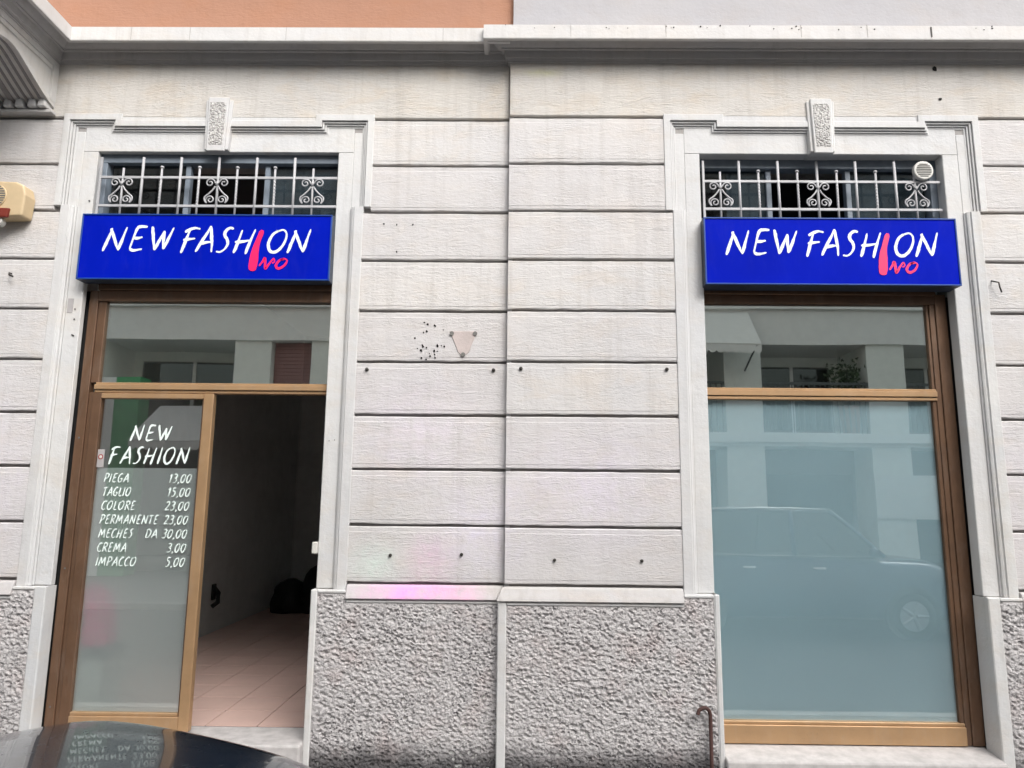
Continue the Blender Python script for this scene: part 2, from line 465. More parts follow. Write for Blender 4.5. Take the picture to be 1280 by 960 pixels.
def core(b, x0, x1, op, head, yf, bottom):
    """the wall behind the facing: front leaf with the clear opening, back leaf with a wider rebate"""
    m = MB()
    a = yf + 0.034; mid = 0.075; back = 0.42
    for (p, q, e, hd) in ((a, mid, 0.0, head), (mid, back, 0.14, head + 0.02)):
        if p != mid: e, hd = 0.006, head + 0.006
        m.box(x0, op[0] - e, p, q, 0, z(3.12))
        m.box(op[1] + e, x1, p, q, 0, z(3.12))
        m.box(op[0] - e, op[1] + e, p, q, hd, z(3.12))
        m.box(op[0] - e, op[1] + e, p, q, 0, bottom - (0.03 if p == mid else 0.06))
    return m.build('wall_core', 'joint', b)
core(LB, -7, STEP, OL, HEADL, YL, z(-1.44))
core(RB, STEP, 7, OR, HEADR, YR, z(-1.46))

def stone_block(b, x0, x1, z0, z1, yf, mat='stucco'):
    """one rusticated course: smooth margin, slightly raised combed field, arrises worn unevenly"""
    m = MB()
    n = max(4, int((x1 - x0) / 0.09))
    j0, j1 = 0.010, 0.010
    def row(zb, y, amp, inset):
        return [(x0 + inset + (x1 - x0 - 2 * inset) * k / n, y + rnd.uniform(-1, 1) * 0.0004, zb + rnd.uniform(-amp, amp)) for k in range(n + 1)]
    rows = [row(z0 + j0, yf + 0.04, 0, 0), row(z0 + j0 - 0.001, yf + 0.003, 0.0035, 0), row(z0 + j0 + 0.004, yf, 0.002, 0.0),
            row(z0 + j0 + 0.022, yf, 0.0012, 0.0), row(z0 + j0 + 0.025, yf - 0.0018, 0.0015, 0.0),
            row(z1 - j1 - 0.036, yf - 0.0018, 0.0015, 0.0), row(z1 - j1 - 0.033, yf, 0.0012, 0.0),
            row(z1 - j1 - 0.006, yf, 0.001, 0.0), row(z1 - j1, yf + 0.008, 0.0015, 0), row(z1 - j1, yf + 0.04, 0, 0)]
    W = n + 1
    vs = [p for r_ in rows for p in r_]
    fs = []
    for r_ in range(len(rows) - 1):
        for k in range(n):
            fs.append((r_ * W + k, r_ * W + k + 1, (r_ + 1) * W + k + 1, (r_ + 1) * W + k))
    fs.append(tuple(r_ * W for r_ in range(len(rows) - 1, -1, -1)))
    fs.append(tuple(r_ * W + n for r_ in range(len(rows))))
    m.add(vs, fs)
    return m.build('stone_block', mat, b)

for i in range(len(LINES) - 1):
    z1, z0 = z(LINES[i]), z(LINES[i + 1])
    ear = i < 2
    dz = rnd.uniform(-0.002, 0.002)
    stone_block(LB, -7, OL[0] - (0.25 if ear else 0.20), z0, z1, YL)
    stone_block(LB, OL[1] + (0.25 if ear else 0.20), STEP - 0.001, z0 + dz, z1 + dz, YL)
    stone_block(RB, STEP + 0.001, OR[0] - (0.25 if ear else 0.20), z0, z1, YR)
    stone_block(RB, OR[1] + (0.25 if ear else 0.20), 7, z0 + dz, z1 + dz, YR)
# plain frieze above the top joint
def frieze(b, x0, x1, op, yf):
    m = MB()
    m.box(x0, x1, yf, yf + 0.03, z(LINES[0]) + 0.009, z(3.08))
    return m.build('frieze', 'stucco_frieze', b, bevel=0.004)
frieze(LB, -7, STEP - 0.001, OL, YL)
frieze(RB, STEP + 0.001, 7, OR, YR)
# the exposed side of the right building's step
MB().box(STEP, STEP + 0.03, YR + 0.03, YL + 0.03, 0, z(3.08)).build('step_return', 'stone_trim', RB)

# cornice: mitred sweep, (out, up) profile seen from the wall face
CORN_TOP = [(0.10, 0.142), (0.142, 0.140), (0.144, 0.100), (0.152, 0.100), (0.154, 0.088), (0.180, 0.088), (0.182, 0.094), (0.180, 0.192), (0.165, 0.202), (0.0, 0.225)]
CORN_BED = [(0.0, 0.020), (0.014, 0.020), (0.016, 0.032), (0.020, 0.032), (0.021, 0.026), (0.024, 0.026), (0.026, 0.042), (0.032, 0.044), (0.042, 0.090),
            (0.060, 0.091), (0.061, 0.100), (0.078, 0.104), (0.098, 0.116), (0.115, 0.130), (0.138, 0.134), (0.140, 0.141), (0.0, 0.141)]
UP = (0, 0, 1)
def cornice(b, pts):
    top = MB().sweep([(p, o, UP) for p, o in pts], CORN_TOP).build('cornice', 'stone_cornice', b)
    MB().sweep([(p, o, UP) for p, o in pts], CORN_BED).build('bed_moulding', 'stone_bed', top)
    return top
ZB = z(3.05)
cornice(LB, [((STEP, YL, ZB), (0, -1, 0)), ((-3.32, YL, ZB), (1, -1, 0)), ((-3.32, -0.80, ZB), (1, -1, 0)), ((-5.2, -0.80, ZB), (0, -1, 0))])
cornice(RB, [((STEP, YL + 0.06, ZB - 0.006), (-1, 0, 0)), ((STEP, YR, ZB - 0.006), (-1, -1, 0)), ((7, YR, ZB - 0.006), (0, -1, 0))])
for b_, xs_, y_ in ((LB, (-2.72, -2.31, -1.64, -0.55), YL), (RB, (0.33, 0.98, 1.9, 2.35), YR)):
    for x_ in xs_:
        MB().box(x_, x_ + 0.003, y_ - 0.1825, y_ - 0.17, ZB + 0.094, ZB + 0.19).build('fascia_joint', 'joint', b_)
# upper floor plaster
MB().box(-7, STEP + 0.02, 0.0, 0.42, z(3.1), 11).build('upper_wall', 'orange_plaster', LB)
MB().box(STEP + 0.021, 7, -0.045, 0.42, z(3.1), 11).build('upper_wall', 'grey_plaster', RB)

# ---- moulded surrounds with ears and keystone
def surround(b, op, head, yf, ear_bottom, flip=False):
    s_root = None
    xl, xr = op
    # flat architrave (sides + head), inner face flush with the reveal
    base_z = z(-0.552)
    flat = MB()
    fy = yf + 0.030
    for sgn, xe in ((-1, xl), (1, xr)):
        flat.box(xe, xe + sgn * 0.105, fy, 0.075, base_z, head)
        flat.box(xe + sgn * 0.105, xe + sgn * 0.118, fy - 0.010, 0.07, base_z, ear_bottom)
        flat.box(xe + sgn * 0.105, xe + sgn * 0.175, fy, 0.07, ear_bottom, head + 0.15)
    flat.box(xl - 0.105, xr + 0.105, fy, 0.075, head, head + 0.24)
    surr = flat.build('surround', 'stone_trim', b, bevel=0.004)
    # outer band of the lower jambs
    for sgn, xe in ((-1, xl), (1, xr)):
        a, c = xe + sgn * 0.116, xe + sgn * 0.200
        q = sgn
        poly = [(a, yf + 0.07), (a, yf + 0.008), (a + q * 0.010, yf + 0.002), (a + q * 0.018, yf + 0.002), (a + q * 0.023, yf - 0.008), (c - q * 0.003, yf - 0.008), (c, yf - 0.005), (c, yf + 0.07)]
        MB().prism(poly, 'z', base_z, ear_bottom).build('jamb_band', 'stone_trim', surr)
    # stepped moulding: profile (towards opening, out of the wall)
    zt_ear = z(2.690) + (0 if not flip else -0.012)
    zt_mid = zt_ear - 0.048
    prof = [(0.0, -0.06), (0.0, 0.005), (0.003, 0.008), (0.044, 0.008), (0.046, 0.006), (0.046, -0.020), (0.050, -0.020), (0.050, -0.004), (0.060, -0.006), (0.060, -0.030), (0.064, -0.030), (0.064, -0.016), (0.074, -0.018), (0.074, -0.040), (0.078, -0.040), (0.078, -0.026), (0.088, -0.0285), (0.090, -0.06)]
    Yv = Vector((0, -1, 0))
    xc = (xl + xr) / 2
    for sgn, xe in ((-1, xl), (1, xr)):
        ox = xe + sgn * 0.250                       # ear outer edge
        sx = xe - sgn * 0.165                       # where the head moulding drops
        inn = -sgn                                  # towards the opening
        corners = [((ox, yf, ear_bottom), (inn, 0, 0)), ((ox, yf, zt_ear), (inn, 0, -1)), ((sx, yf, zt_ear), (-inn, 0, -1)),
                   ((sx, yf, zt_mid), (-inn, 0, -1)), ((xc + sgn * 0.085, yf, zt_mid), (0, 0, -1))]
        m = MB()
        m.sweep([(p, o, tuple(Yv)) for p, o in corners], prof)
        m.build('ear_moulding', 'stone_trim', surr)
        # the strip of wall the ear stands on
        m2 = MB()
        m2.box(ox + inn * 0.002, xe + sgn * 0.172, yf + 0.033, 0.07, ear_bottom + 0.001, zt_ear - 0.002)
        if sgn < 0: m2.box(xl + 0.165, xr - 0.165, yf + 0.002, 0.06, zt_mid - 0.004, z(LINES[0]) + 0.014)
        m2.build('ear_backing', 'stone_trim', surr)
    # keystone, wedge shaped with a frame and a pitted field
    kb, kt = head - 0.004, head + 0.372
    w0, w1 = 0.083, 0.096
    k = MB()
    k.prism([(xc - w0, kb), (xc + w0, kb), (xc + w1, kt), (xc - w1, kt)], 'y', yf - 0.014, 0.07)
    ks = k.build('keystone', 'stone_trim', b, bevel=0.004)
    k = MB()
    k.prism([(xc - w0 + 0.020, kb - 0.016), (xc + w0 - 0.020, kb - 0.016), (xc + w1 - 0.022, kt + 0.012), (xc - w1 + 0.022, kt + 0.012)], 'y', yf - 0.030, yf - 0.010)
    k.build('keystone_face', 'stone_trim', ks, bevel=0.005)
    # pitted field
    g = MB(); nx, nz = 28, 84
    vs = []
    for j in range(nz + 1):
        for i in range(nx + 1):
            t = j / nz
            hw = (w0 - 0.034) * (1 - t) + (w1 - 0.036) * t
            X = xc - hw + 2 * hw * i / nx; Z = kb + 0.03 + (kt - kb - 0.055) * t
            edge = min(i, nx - i, j, nz - j)
            d = 0.0
            if edge > 0:
                d = max(0.0, noise.noise(Vector((X * 100, 3.1, Z * 100)))) * 0.018 - 0.004
            vs.append((X, yf - 0.0305 + d if edge > 0 else yf - 0.029, Z))
    fs = [(j * (nx + 1) + i, j * (nx + 1) + i + 1, (j + 1) * (nx + 1) + i + 1, (j + 1) * (nx + 1) + i) for j in range(nz) for i in range(nx)]
    g.add(vs, fs)
    g.build('pitted_field', 'rough_stone_fine', ks)
def m_rough_fine():
    t = NT('rough_stone_fine')
    v = t.coords()
    c = t.mix(t.ramp(t.noise(v, 70, 3, 0.7), 0.45, 0.62), (0.56, 0.55, 0.53, 1), (0.30, 0.285, 0.28, 1))
    t.done(t.principled(c, 0.9, normal=t.bump(t.noise(v, 120, 3, 0.7), 0.6, 0.004)))
m_rough_fine()
surround(LB, OL, HEADL, YL, z(2.005))
surround(RB, OR, HEADR, YR, z(1.975), True)

# ---- base moulding and rough plinth
def base_band(b, x0, x1, yf, e0=0.0, e1=0.0):
    zt, zb = z(-0.521), z(-0.606)
    prof = [(yf + 0.03, zt), (yf - 0.010, zt), (yf - 0.020, zt - 0.012), (yf - 0.044, zt - 0.068), (yf - 0.048, zb + 0.006), (yf - 0.048, zb), (yf + 0.03, zb)]
    m = MB()
    n = len(prof)
    # ends mitred against the plinth returns
    vs = [(x0 + e0 * (yf - p[0]), p[0], p[1]) for p in prof] + [(x1 + e1 * (yf - p[0]), p[0], p[1]) for p in prof]
    m.add(vs, [tuple(range(n)), tuple(range(2 * n - 1, n - 1, -1))] + [(i, i + n, (i + 1) % n + n, (i + 1) % n) for i in range(n)])
    return m.build('base_moulding', 'base_band', b, bevel=0.004)
JB = 0.205
base_band(LB, -7, OL[0] - JB, YL)
base_band(LB, OL[1] + JB, STEP, YL, 0, -1)
base_band(RB, STEP, OR[0] - JB, YR, -1, 0)
base_band(RB, OR[1] + JB, 7, YR)

def pit(x, zz):
    """height of the hammered stucco: lumps separated by deep little pits"""
    w = noise.noise(Vector((x * 12, 6.1, zz * 12))) * 0.012
    p = Vector(((x + 0.30 * zz + w) * 30, 2.0, (zz + w) * 37))
    d = noise.voronoi(p, distance_metric='DISTANCE')[0]
    k = noise.noise(Vector((x * 23, 1.7, zz * 23)))
    a = noise.noise(Vector((x * 48, 9.7, zz * 58)))
    b_ = noise.noise(Vector((x * 105, 5.2, zz * 120)))
    lump = min(1.0, d[0] / 0.50)                      # 0 in the bottom of a hollow
    hol = (1 - lump) ** 1.2 * (0.55 + 0.9 * max(0.0, k + 0.25))
    return 0.006 - 0.046 * hol * (0.7 + 0.5 * noise.noise(Vector((x * 4, 3.3, zz * 4)))) + 0.006 * a + 0.0035 * b_ + 0.004 * noise.noise(Vector((x * 2.3, 4.4, zz * 2.3)))
def plinth(b, x0, x1, yf, tops, m0, m1):
    """tops: list of (xa, xb, ztop). One rough panel per stretch, framed by a smooth margin"""
    body = MB()
    yb = yf - 0.034
    for xa, xb, zt in tops:
        body.box(xa + (0.004 if xa == x0 and m0 else 0), xb - (0.004 if xb == x1 and m1 else 0), yb + 0.018, 0.02, -0.05, zt - 0.002)
    pl = body.build('plinth', 'stone_trim', b)
    fr = MB()
    zt_lo = min(t[2] for t in tops)
    if m0: fr.box(x0, x0 + m0, yb, yf, -0.05, tops[0][2] + 0.001)
    if m1: fr.box(x1 - m1, x1, yb, yf, -0.05, tops[-1][2] + 0.001)
    for xa, xb, zt in tops:
        fr.box(max(xa, x0 + m0), min(xb, x1 - m1), yb + 0.001, yf, zt - 0.022, zt)
    fr.build('plinth_margin', 'stone_trim', pl, bevel=0.006)
    for q, (xa, xb, zt) in enumerate(tops):
        a = max(xa, x0 + m0 - 0.004); c = min(xb, x1 - m1 + 0.004)
        vis = a > -4 and c < 4
        step = 0.0046
        if c - a > 3: 
            if a < -3.5: a = -4.2
            if c > 3.5: c = 4.2
        nx = max(2, int((c - a) / step)); zlo, zhi = -0.02, zt - 0.020
        nz = int((zhi - zlo) / step)
        vs = []
        for j in range(nz + 1):
            Z = zlo + (zhi - zlo) * j / nz
            for i in range(nx + 1):
                X = a + (c - a) * i / nx
                h = pit(X, Z)
                e = min((zt - 0.016 - Z) / 0.03, (X - a) / 0.02 if (q == 0 and m0) or X - a < 0 else 1, (c - X) / 0.02 if (q == len(tops) - 1 and m1) else 1, 1)
                e = max(0.0, e)
                vs.append((X, yb + 0.010 - h * e, Z))
        fs = [(j * (nx + 1) + i, j * (nx + 1) + i + 1, (j + 1) * (nx + 1) + i + 1, (j + 1) * (nx + 1) + i) for j in range(nz) for i in range(nx)]
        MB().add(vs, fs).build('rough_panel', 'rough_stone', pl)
ZJ, ZM = z(-0.553), z(-0.609)
plinth(LB, -7, OL[0] + 0.012, YL, [(-7, OL[0] - JB, ZM), (OL[0] - JB, OL[0] + 0.012, ZJ)], 0, 0.075)
plinth(LB, OL[1] - 0.014, STEP - 0.001, YL, [(OL[1] - 0.014, OL[1] + JB, ZJ), (OL[1] + JB, STEP - 0.001, ZM)], 0.04, 0.0)
plinth(RB, STEP - 0.04, OR[0] + 0.014, YR, [(STEP - 0.04, OR[0] - JB, ZM), (OR[0] - JB, OR[0] + 0.014, ZJ)], 0.055, 0.032)
plinth(RB, OR[1] - 0.012, 7, YR, [(OR[1] - 0.012, OR[1] + JB, ZJ), (OR[1] + JB, 7, ZM)], 0.075, 0)
# smooth plinth end stones lining the openings down to the ground
for b, xs in ((LB, ((OL[0] - 0.02, OL[0] + 0.011), (OL[1] - 0.013, OL[1] + 0.02))), (RB, ((OR[0] - 0.02, OR[0] + 0.013), (OR[1] - 0.011, OR[1] + 0.02)))):
    for a, c in xs:
        MB().box(a, c, (YL if b is LB else YR) - 0.030, 0.074, 0, ZJ - 0.002).build('plinth_return', 'stone_trim', b)

# ---- window sill (right) and door threshold (left)
m = MB()
m.prism([(-0.125, z(-1.503)), (-0.125, z(-1.545)), (0.2, z(-1.545)), (0.2, z(-1.462)), (0.07, z(-1.470)), (-0.118, z(-1.497))], 'x', OR[0] + 0.013, OR[1] - 0.011)
m.build('window_sill', 'threshold_stone', RB, bevel=0.006)
g = MB(); nx, nz = 220, 18; vs = []
for j in range(nz + 1):
    for i in range(nx + 1):
        X = OR[0] + 0.012 + (OR[1] - OR[0] - 0.022) * i / nx; Z = z(-1.544) - 0.136 * j / nz
        vs.append((X, -0.095 - pit(X, Z), Z))
g.add(vs, [(j * (nx + 1) + i, j * (nx + 1) + i + 1, (j + 1) * (nx + 1) + i + 1, (j + 1) * (nx + 1) + i) for j in range(nz) for i in range(nx)])
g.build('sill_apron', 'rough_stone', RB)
m = MB()
m.box(OL[0] + 0.011, OL[1] - 0.013, -0.10, 0.26, 0.0, z(-1.452))
m.build('door_step', 'threshold_stone', LB, bevel=0.012, seg=2)

# ---- balcony bracket at the far left
def catmull(pts, n=8):
    out = []
    P = [Vector(p) for p in pts]
    for i in range(len(P) - 1):
        p0, p1, p2, p3 = P[max(i - 1, 0)], P[i], P[i + 1], P[min(i + 2, len(P) - 1)]
        for k in range(n):
            t = k / n
            out.append(0.5 * ((2 * p1) + (p2 - p0) * t + (2 * p0 - 5 * p1 + 4 * p2 - p3) * t * t + (-p0 + 3 * p1 - 3 * p2 + p3) * t ** 3))
    out.append(P[-1])
    return out
BAL = MB().box(-5.2, -3.32, -0.80, 0.0, z(3.03), z(3.26)).build('balcony', 'stone_cornice', LB)
curve = [(p[0], p[1]) for p in catmull([(0.0, z(2.735)), (-0.10, z(2.765)), (-0.213, z(2.816)), (-0.319, z(2.866)), (-0.413, z(2.908)), (-0.49, z(2.924)), (-0.58, z(2.909)), (-0.66, z(2.88)), (-0.71, z(2.86)), (-0.755, z(2.88)), (-0.775, z(2.94)), (-0.775, z(3.03))], 6)]
poly = curve + [(0.0, z(3.03))]
BR = MB().prism(poly, 'x', -4.30, -3.335).build('bracket', 'stone_cornice', BAL)
# raised rim following the curve, with the flat panel left inside
rim = MB()
path = [Vector((0, p[0], p[1])) for p in curve]
for xa, xb, off in ((-3.335, -3.320, 0.030),):
    n = len(path)
    nor = []
    for i in range(n):
        d = (path[min(i + 1, n - 1)] - path[max(i - 1, 0)]).normalized()
        nor.append(Vector((0, d.z, -d.y)))
    vs = []; fs = []
    for i in range(n):
        a = path[i] - nor[i] * 0.004; c = path[i] + nor[i] * off
        vs += [(xa, a.y, a.z), (xb, a.y, a.z), (xb, c.y, c.z), (xa, c.y, c.z)]
    for i in range(n - 1):
        for k in range(4):
            fs.append((i * 4 + k, i * 4 + (k + 1) % 4, (i + 1) * 4 + (k + 1) % 4, (i + 1) * 4 + k))
    rim.add(vs, fs)
rim.box(-3.335, -3.318, -0.055, 0.0, z(2.77), z(3.03))
rim.build('bracket_rim', 'stone_cornice', BR)
# panel moulding lines inside
pm = MB()
pm.box(-3.335, -3.324, -0.77, -0.055, z(2.995), z(3.028))
pm.build('panel_moulding', 'stone_cornice', BR, bevel=0.003)
# flutes on the underside
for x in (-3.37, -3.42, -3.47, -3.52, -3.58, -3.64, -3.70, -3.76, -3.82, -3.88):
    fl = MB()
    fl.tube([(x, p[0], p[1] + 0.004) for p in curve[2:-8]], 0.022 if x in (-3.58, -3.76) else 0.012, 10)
    fl.build('flute', 'stone_dark', BR, smooth=True)
MB().box(-4.29, -3.345, -0.7, 0.0, z(2.99), z(3.0)).build('bracket_soffit', 'stone_dark', BR)
for k, x in enumerate((-3.36, -3.43, -3.52, -3.60, -3.69, -3.77, -3.86)):
    gd = MB()
    gd.prism([(x - 0.020, z(2.775)), (x + 0.020, z(2.775)), (x + 0.030, z(2.700)), (x - 0.030, z(2.700))], 'y', -0.085, 0.0)
    gd.build('gutta', 'stone_trim', BR, bevel=0.006)
MB().box(-4.3, -3.30, -0.055, 0.0, z(2.672), z(2.694)).build('bracket_fillet', 'stone_cornice', BR, bevel=0.003)

# ------------------------------------------------------------------ shop fronts
YF = 0.085
def frame_bar(m, x0, x1, z0, z1, y0=YF, y1=YF + 0.06): return m.box(x0, x1, y0, y1, z0, z1)
def sheet(name, parent, x0, x1, z0, z1, y, mat):
    return MB().add([(x0, y, z0), (x1, y, z0), (x1, y, z1), (x0, y, z1)], [(0, 1, 2, 3)]).build(name, mat, parent)
def pane(name, parent, x0, x1, z0, z1, y, mat, th=0.008):
    return MB().box(x0, x1, y, y + th, z0, z1).build(name, mat, parent)

SF = empty('shop_door', (-2.14, YF, z(-1.45)))
tag(SF, 'bronze framed glass shop door with white price lettering, doorway beside it standing open', 'door')
fx0, fx1 = -2.974, -1.16
m = MB(); frame_bar(m, fx0, fx0 + 0.060, z(-1.452), z(1.42)); m.build('frame_stile', 'bronze_shaded', SF, bevel=0.003)
m = MB(); frame_bar(m, fx0 + 0.060, fx0 + 0.098, z(-1.452), z(0.71), YF + 0.012); frame_bar(m, fx0 + 0.060, fx0 + 0.113, z(0.775), z(1.345), YF + 0.014); m.build('frame_rebate', 'bronze_shaded', SF, bevel=0.003)
m = MB(); frame_bar(m, fx1 - 0.09, fx1, z(-1.452), z(1.42)); m.build('frame_stile', 'bronze_shaded', SF, bevel=0.003)
m = MB(); frame_bar(m, fx0 + 0.060, fx1 - 0.09, z(1.345), z(1.42)); frame_bar(m, fx0 + 0.062, fx1 - 0.09, z(1.42), z(1.49), YF - 0.02); m.build('frame_head', 'bronze_shaded', SF, bevel=0.003)
tb = MB(); frame_bar(tb, fx0 + 0.098, fx1 - 0.09, z(0.728), z(0.762), YF - 0.008); frame_bar(tb, fx0 + 0.098, fx1 - 0.09, z(0.762), z(0.778), YF + 0.010); frame_bar(tb, fx0 + 0.098, fx1 - 0.09, z(0.706), z(0.728), YF + 0.004)
tb.build('transom_bar', 'bronze', SF, bevel=0.003)
pane('transom_pane', SF, fx0 + 0.10, fx1 - 0.08, z(0.77), z(1.35), YF + 0.035, 'glass')
# fixed leaf with the price list
lx0, lx1 = -2.885, -2.060
leaf = MB()
leaf.box(lx0, lx0 + 0.062, YF + 0.002, YF + 0.05, z(-1.44), z(0.704))
lf = leaf.build('door_leaf', 'bronze_shaded', SF, bevel=0.003)
MB().box(lx1 - 0.066, lx1, YF - 0.004, YF + 0.05, z(-1.44), z(0.704)).build('leaf_stile', 'bronze', lf, bevel=0.004)
MB().box(lx1 - 0.078, lx1 - 0.066, YF + 0.010, YF + 0.045, z(-1.33), z(0.668)).build('glazing_bead', 'bronze_shaded', lf, bevel=0.002)
MB().box(lx0 + 0.062, lx1 - 0.066, YF - 0.001, YF + 0.05, z(0.668), z(0.703)).build('leaf_rail', 'bronze', lf, bevel=0.004)
MB().box(lx0 + 0.062, lx1 - 0.066, YF - 0.001, YF + 0.05, z(-1.44), z(-1.352)).build('leaf_rail', 'bronze', lf, bevel=0.004)
MB().box(lx0 + 0.062, lx1 - 0.078, YF + 0.008, YF + 0.045, z(-1.352), z(-1.332)).build('glazing_bead', 'bronze', lf, bevel=0.003)
for zz_ in (-1.30, -0.45, 0.40):
    MB().disc((fx0 + 0.03, YF - 0.0025, z(zz_)), 0.006, 0.003, 'y', 10).build('screw', 'vent_slot', SF)
gx0, gx1 = lx0 + 0.060, lx1 - 0.07
YP = YF + 0.026
m_glass('glass_door', 0.20, (0.95, 0.97, 0.965, 1))
pane('door_pane', lf, gx0, gx1, z(-1.34), z(0.672), YP, 'glass_door')
sheet('frosted_film', lf, gx0, gx1, z(-1.34), z(0.203), YP + 0.011, 'film_left')

# ---- hand-brushed lettering: every glyph is a few strokes in a 1-high box
GL = {
 'N': (0.80, [[(0.02, -.02), (0.10, .30), (0.20, .72), (0.24, .98)], [(0.19, .96), (0.34, .62), (0.50, .22), (0.60, .02)], [(0.58, .03), (0.66, .40), (0.78, 1.02)]]),
 'E': (0.62, [[(0.60, .98), (0.36, .99), (0.24, .90), (0.16, .55), (0.08, .08)], [(0.09, .09), (0.22, .02), (0.52, .08)], [(0.15, .52), (0.32, .52), (0.48, .56)]]),
 'W': (0.92, [[(0.05, 1.0), (0.10, .75), (0.20, .30), (0.26, .02)], [(0.26, .02), (0.40, .40), (0.55, .82)], [(0.55, .82), (0.56, .45), (0.60, .06)], [(0.60, .06), (0.74, .45), (0.90, .95)]]),
 'F': (0.62, [[(0.02, -.06), (0.10, .30), (0.18, .68), (0.24, .92)], [(0.06, .82), (0.22, .93), (0.42, 1.0), (0.62, .96)], [(0.04, .48), (0.22, .52), (0.48, .56)]]),
 'A': (0.72, [[(0.00, -.02), (0.20, .42), (0.38, .78), (0.48, 1.03)], [(0.48, 1.03), (0.56, .60), (0.62, .28), (0.64, -.03)], [(0.16, .30), (0.36, .36), (0.62, .38)]]),
 'S': (0.58, [[(0.58, .96), (0.44, 1.0), (0.28, .88), (0.26, .70), (0.38, .52), (0.42, .32), (0.32, .12), (0.16, .01), (0.00, .03)]]),
 'H': (0.76, [[(0.02, -.02), (0.12, .36), (0.24, .94)], [(0.48, -.06), (0.58, .40), (0.74, .98)], [(0.02, .44), (0.30, .46), (0.62, .52)]]),
 'I': (0.26, [[(0.04, -.02), (0.12, .40), (0.22, .99)]]),
 'O': (0.74, [[(0.36, .95), (0.16, .78), (0.04, .42), (0.10, .12), (0.28, .01), (0.50, .16), (0.66, .50), (0.68, .82), (0.54, .99), (0.34, .93)]]),
 'P': (0.60, [[(0.04, -.02), (0.12, .40), (0.20, .95)], [(0.10, .92), (0.36, 1.0), (0.58, .88), (0.58, .68), (0.42, .50), (0.14, .42)]]),
 'D': (0.66, [[(0.06, -.0), (0.14, .45), (0.20, .96)], [(0.08, .92), (0.40, .97), (0.64, .74), (0.60, .38), (0.40, .10), (0.06, .02)]]),
 'G': (0.66, [[(0.62, .92), (0.44, 1.0), (0.20, .80), (0.06, .42), (0.14, .08), (0.36, .02), (0.54, .20), (0.58, .42)], [(0.36, .40), (0.64, .44)]]),
 'T': (0.60, [[(0.20, -.02), (0.28, .40), (0.36, .95)], [(0.06, .90), (0.36, .96), (0.66, .98)]]),
 'L': (0.52, [[(0.22, .98), (0.14, .5), (0.06, .05)], [(0.06, .04), (0.28, .02), (0.50, .06)]]),
 'C': (0.62, [[(0.60, .86), (0.48, .99), (0.24, .84), (0.07, .48), (0.10, .14), (0.30, .01), (0.54, .12)]]),
 'R': (0.64, [[(0.04, -.02), (0.12, .40), (0.20, .95)], [(0.10, .92), (0.40, 1.0), (0.60, .84), (0.52, .62), (0.16, .48)], [(0.26, .50), (0.42, .24), (0.60, -.02)]]),
 'M': (0.94, [[(0.02, -.02), (0.12, .45), (0.22, .98)], [(0.22, .98), (0.34, .60), (0.42, .22)], [(0.42, .22), (0.60, .62), (0.80, .99)], [(0.80, .99), (0.80, .50), (0.84, -.02)]]),
 '0': (0.62, [[(0.34, .96), (0.14, .74), (0.06, .38), (0.12, .08), (0.28, .02), (0.46, .24), (0.56, .58), (0.54, .88), (0.34, .95)]]),
 '1': (0.32, [[(0.02, .78), (0.16, .88), (0.26, .99)], [(0.26, .99), (0.18, .5), (0.10, -.02)]]),
 '2': (0.58, [[(0.14, .80), (0.30, .98), (0.50, .92), (0.50, .70), (0.30, .36), (0.04, .03)], [(0.04, .03), (0.28, .06), (0.54, .03)]]),
 '3': (0.54, [[(0.14, .90), (0.34, .99), (0.52, .86), (0.42, .64), (0.26, .54), (0.44, .44), (0.44, .18), (0.24, .01), (0.02, .06)]]),
 '5': (0.56, [[(0.54, .97), (0.22, .95), (0.16, .60)], [(0.16, .58), (0.36, .62), (0.46, .40), (0.36, .12), (0.18, .01), (0.02, .05)]]),
 ',': (0.22, [[(0.12, .10), (0.10, -.02), (0.02, -.18)]]),
 ' ': (0.40, []),
}
def stroke(m, pts, w, y, rough=0.12, th=0.0012):
    """one brush stroke: a ribbon of uneven width lying in the x-z plane, th thick"""
    P = [Vector((p[0], p[1])) for p in pts]
    cr = []
    for i in range(len(P) - 1):
        p0, p1, p2, p3 = P[max(i - 1, 0)], P[i], P[i + 1], P[min(i + 2, len(P) - 1)]
        for k in range(5):
            t = k / 5
            cr.append(0.5 * ((2 * p1) + (p2 - p0) * t + (2 * p0 - 5 * p1 + 4 * p2 - p3) * t * t + (-p0 + 3 * p1 - 3 * p2 + p3) * t ** 3))
    cr.append(P[-1])
    n = len(cr); vs = []; fs = []
    for i, p in enumerate(cr):
        d = (cr[min(i + 1, n - 1)] - cr[max(i - 1, 0)]).normalized()
        nn = Vector((-d.y, d.x))
        t = i / (n - 1)
        ww = w * (0.66 + 0.52 * math.sin(math.pi * min(1, t * 1.25 + 0.05))) * (0.5 if i in (0, n - 1) else 1)
        a = p + nn * ww * (1 + rnd.uniform(-rough, rough)); c = p - nn * ww * (1 + rnd.uniform(-rough, rough))
        vs += [(a.x, y, a.y), (c.x, y, c.y), (c.x, y + th, c.y), (a.x, y + th, a.y)]
    for i in range(n - 1):
        for k in range(4):
            fs.append((i * 4 + k, i * 4 + (k + 1) % 4, (i + 1) * 4 + (k + 1) % 4, (i + 1) * 4 + k))
    fs += [(0, 1, 2, 3), tuple((n - 1) * 4 + k for k in (3, 2, 1, 0))]
    m.add(vs, fs)
def glyph(m, ch, x, zb, h, w, y, sx=1.0):
    wd, strokes = GL[ch]
    for k, s_ in enumerate(strokes):
        stroke(m, [(x + p[0] * h * sx + p[1] * h * 0.07, zb + p[1] * h) for p in s_], w, y - k * 0.0004)
    return wd * h * sx
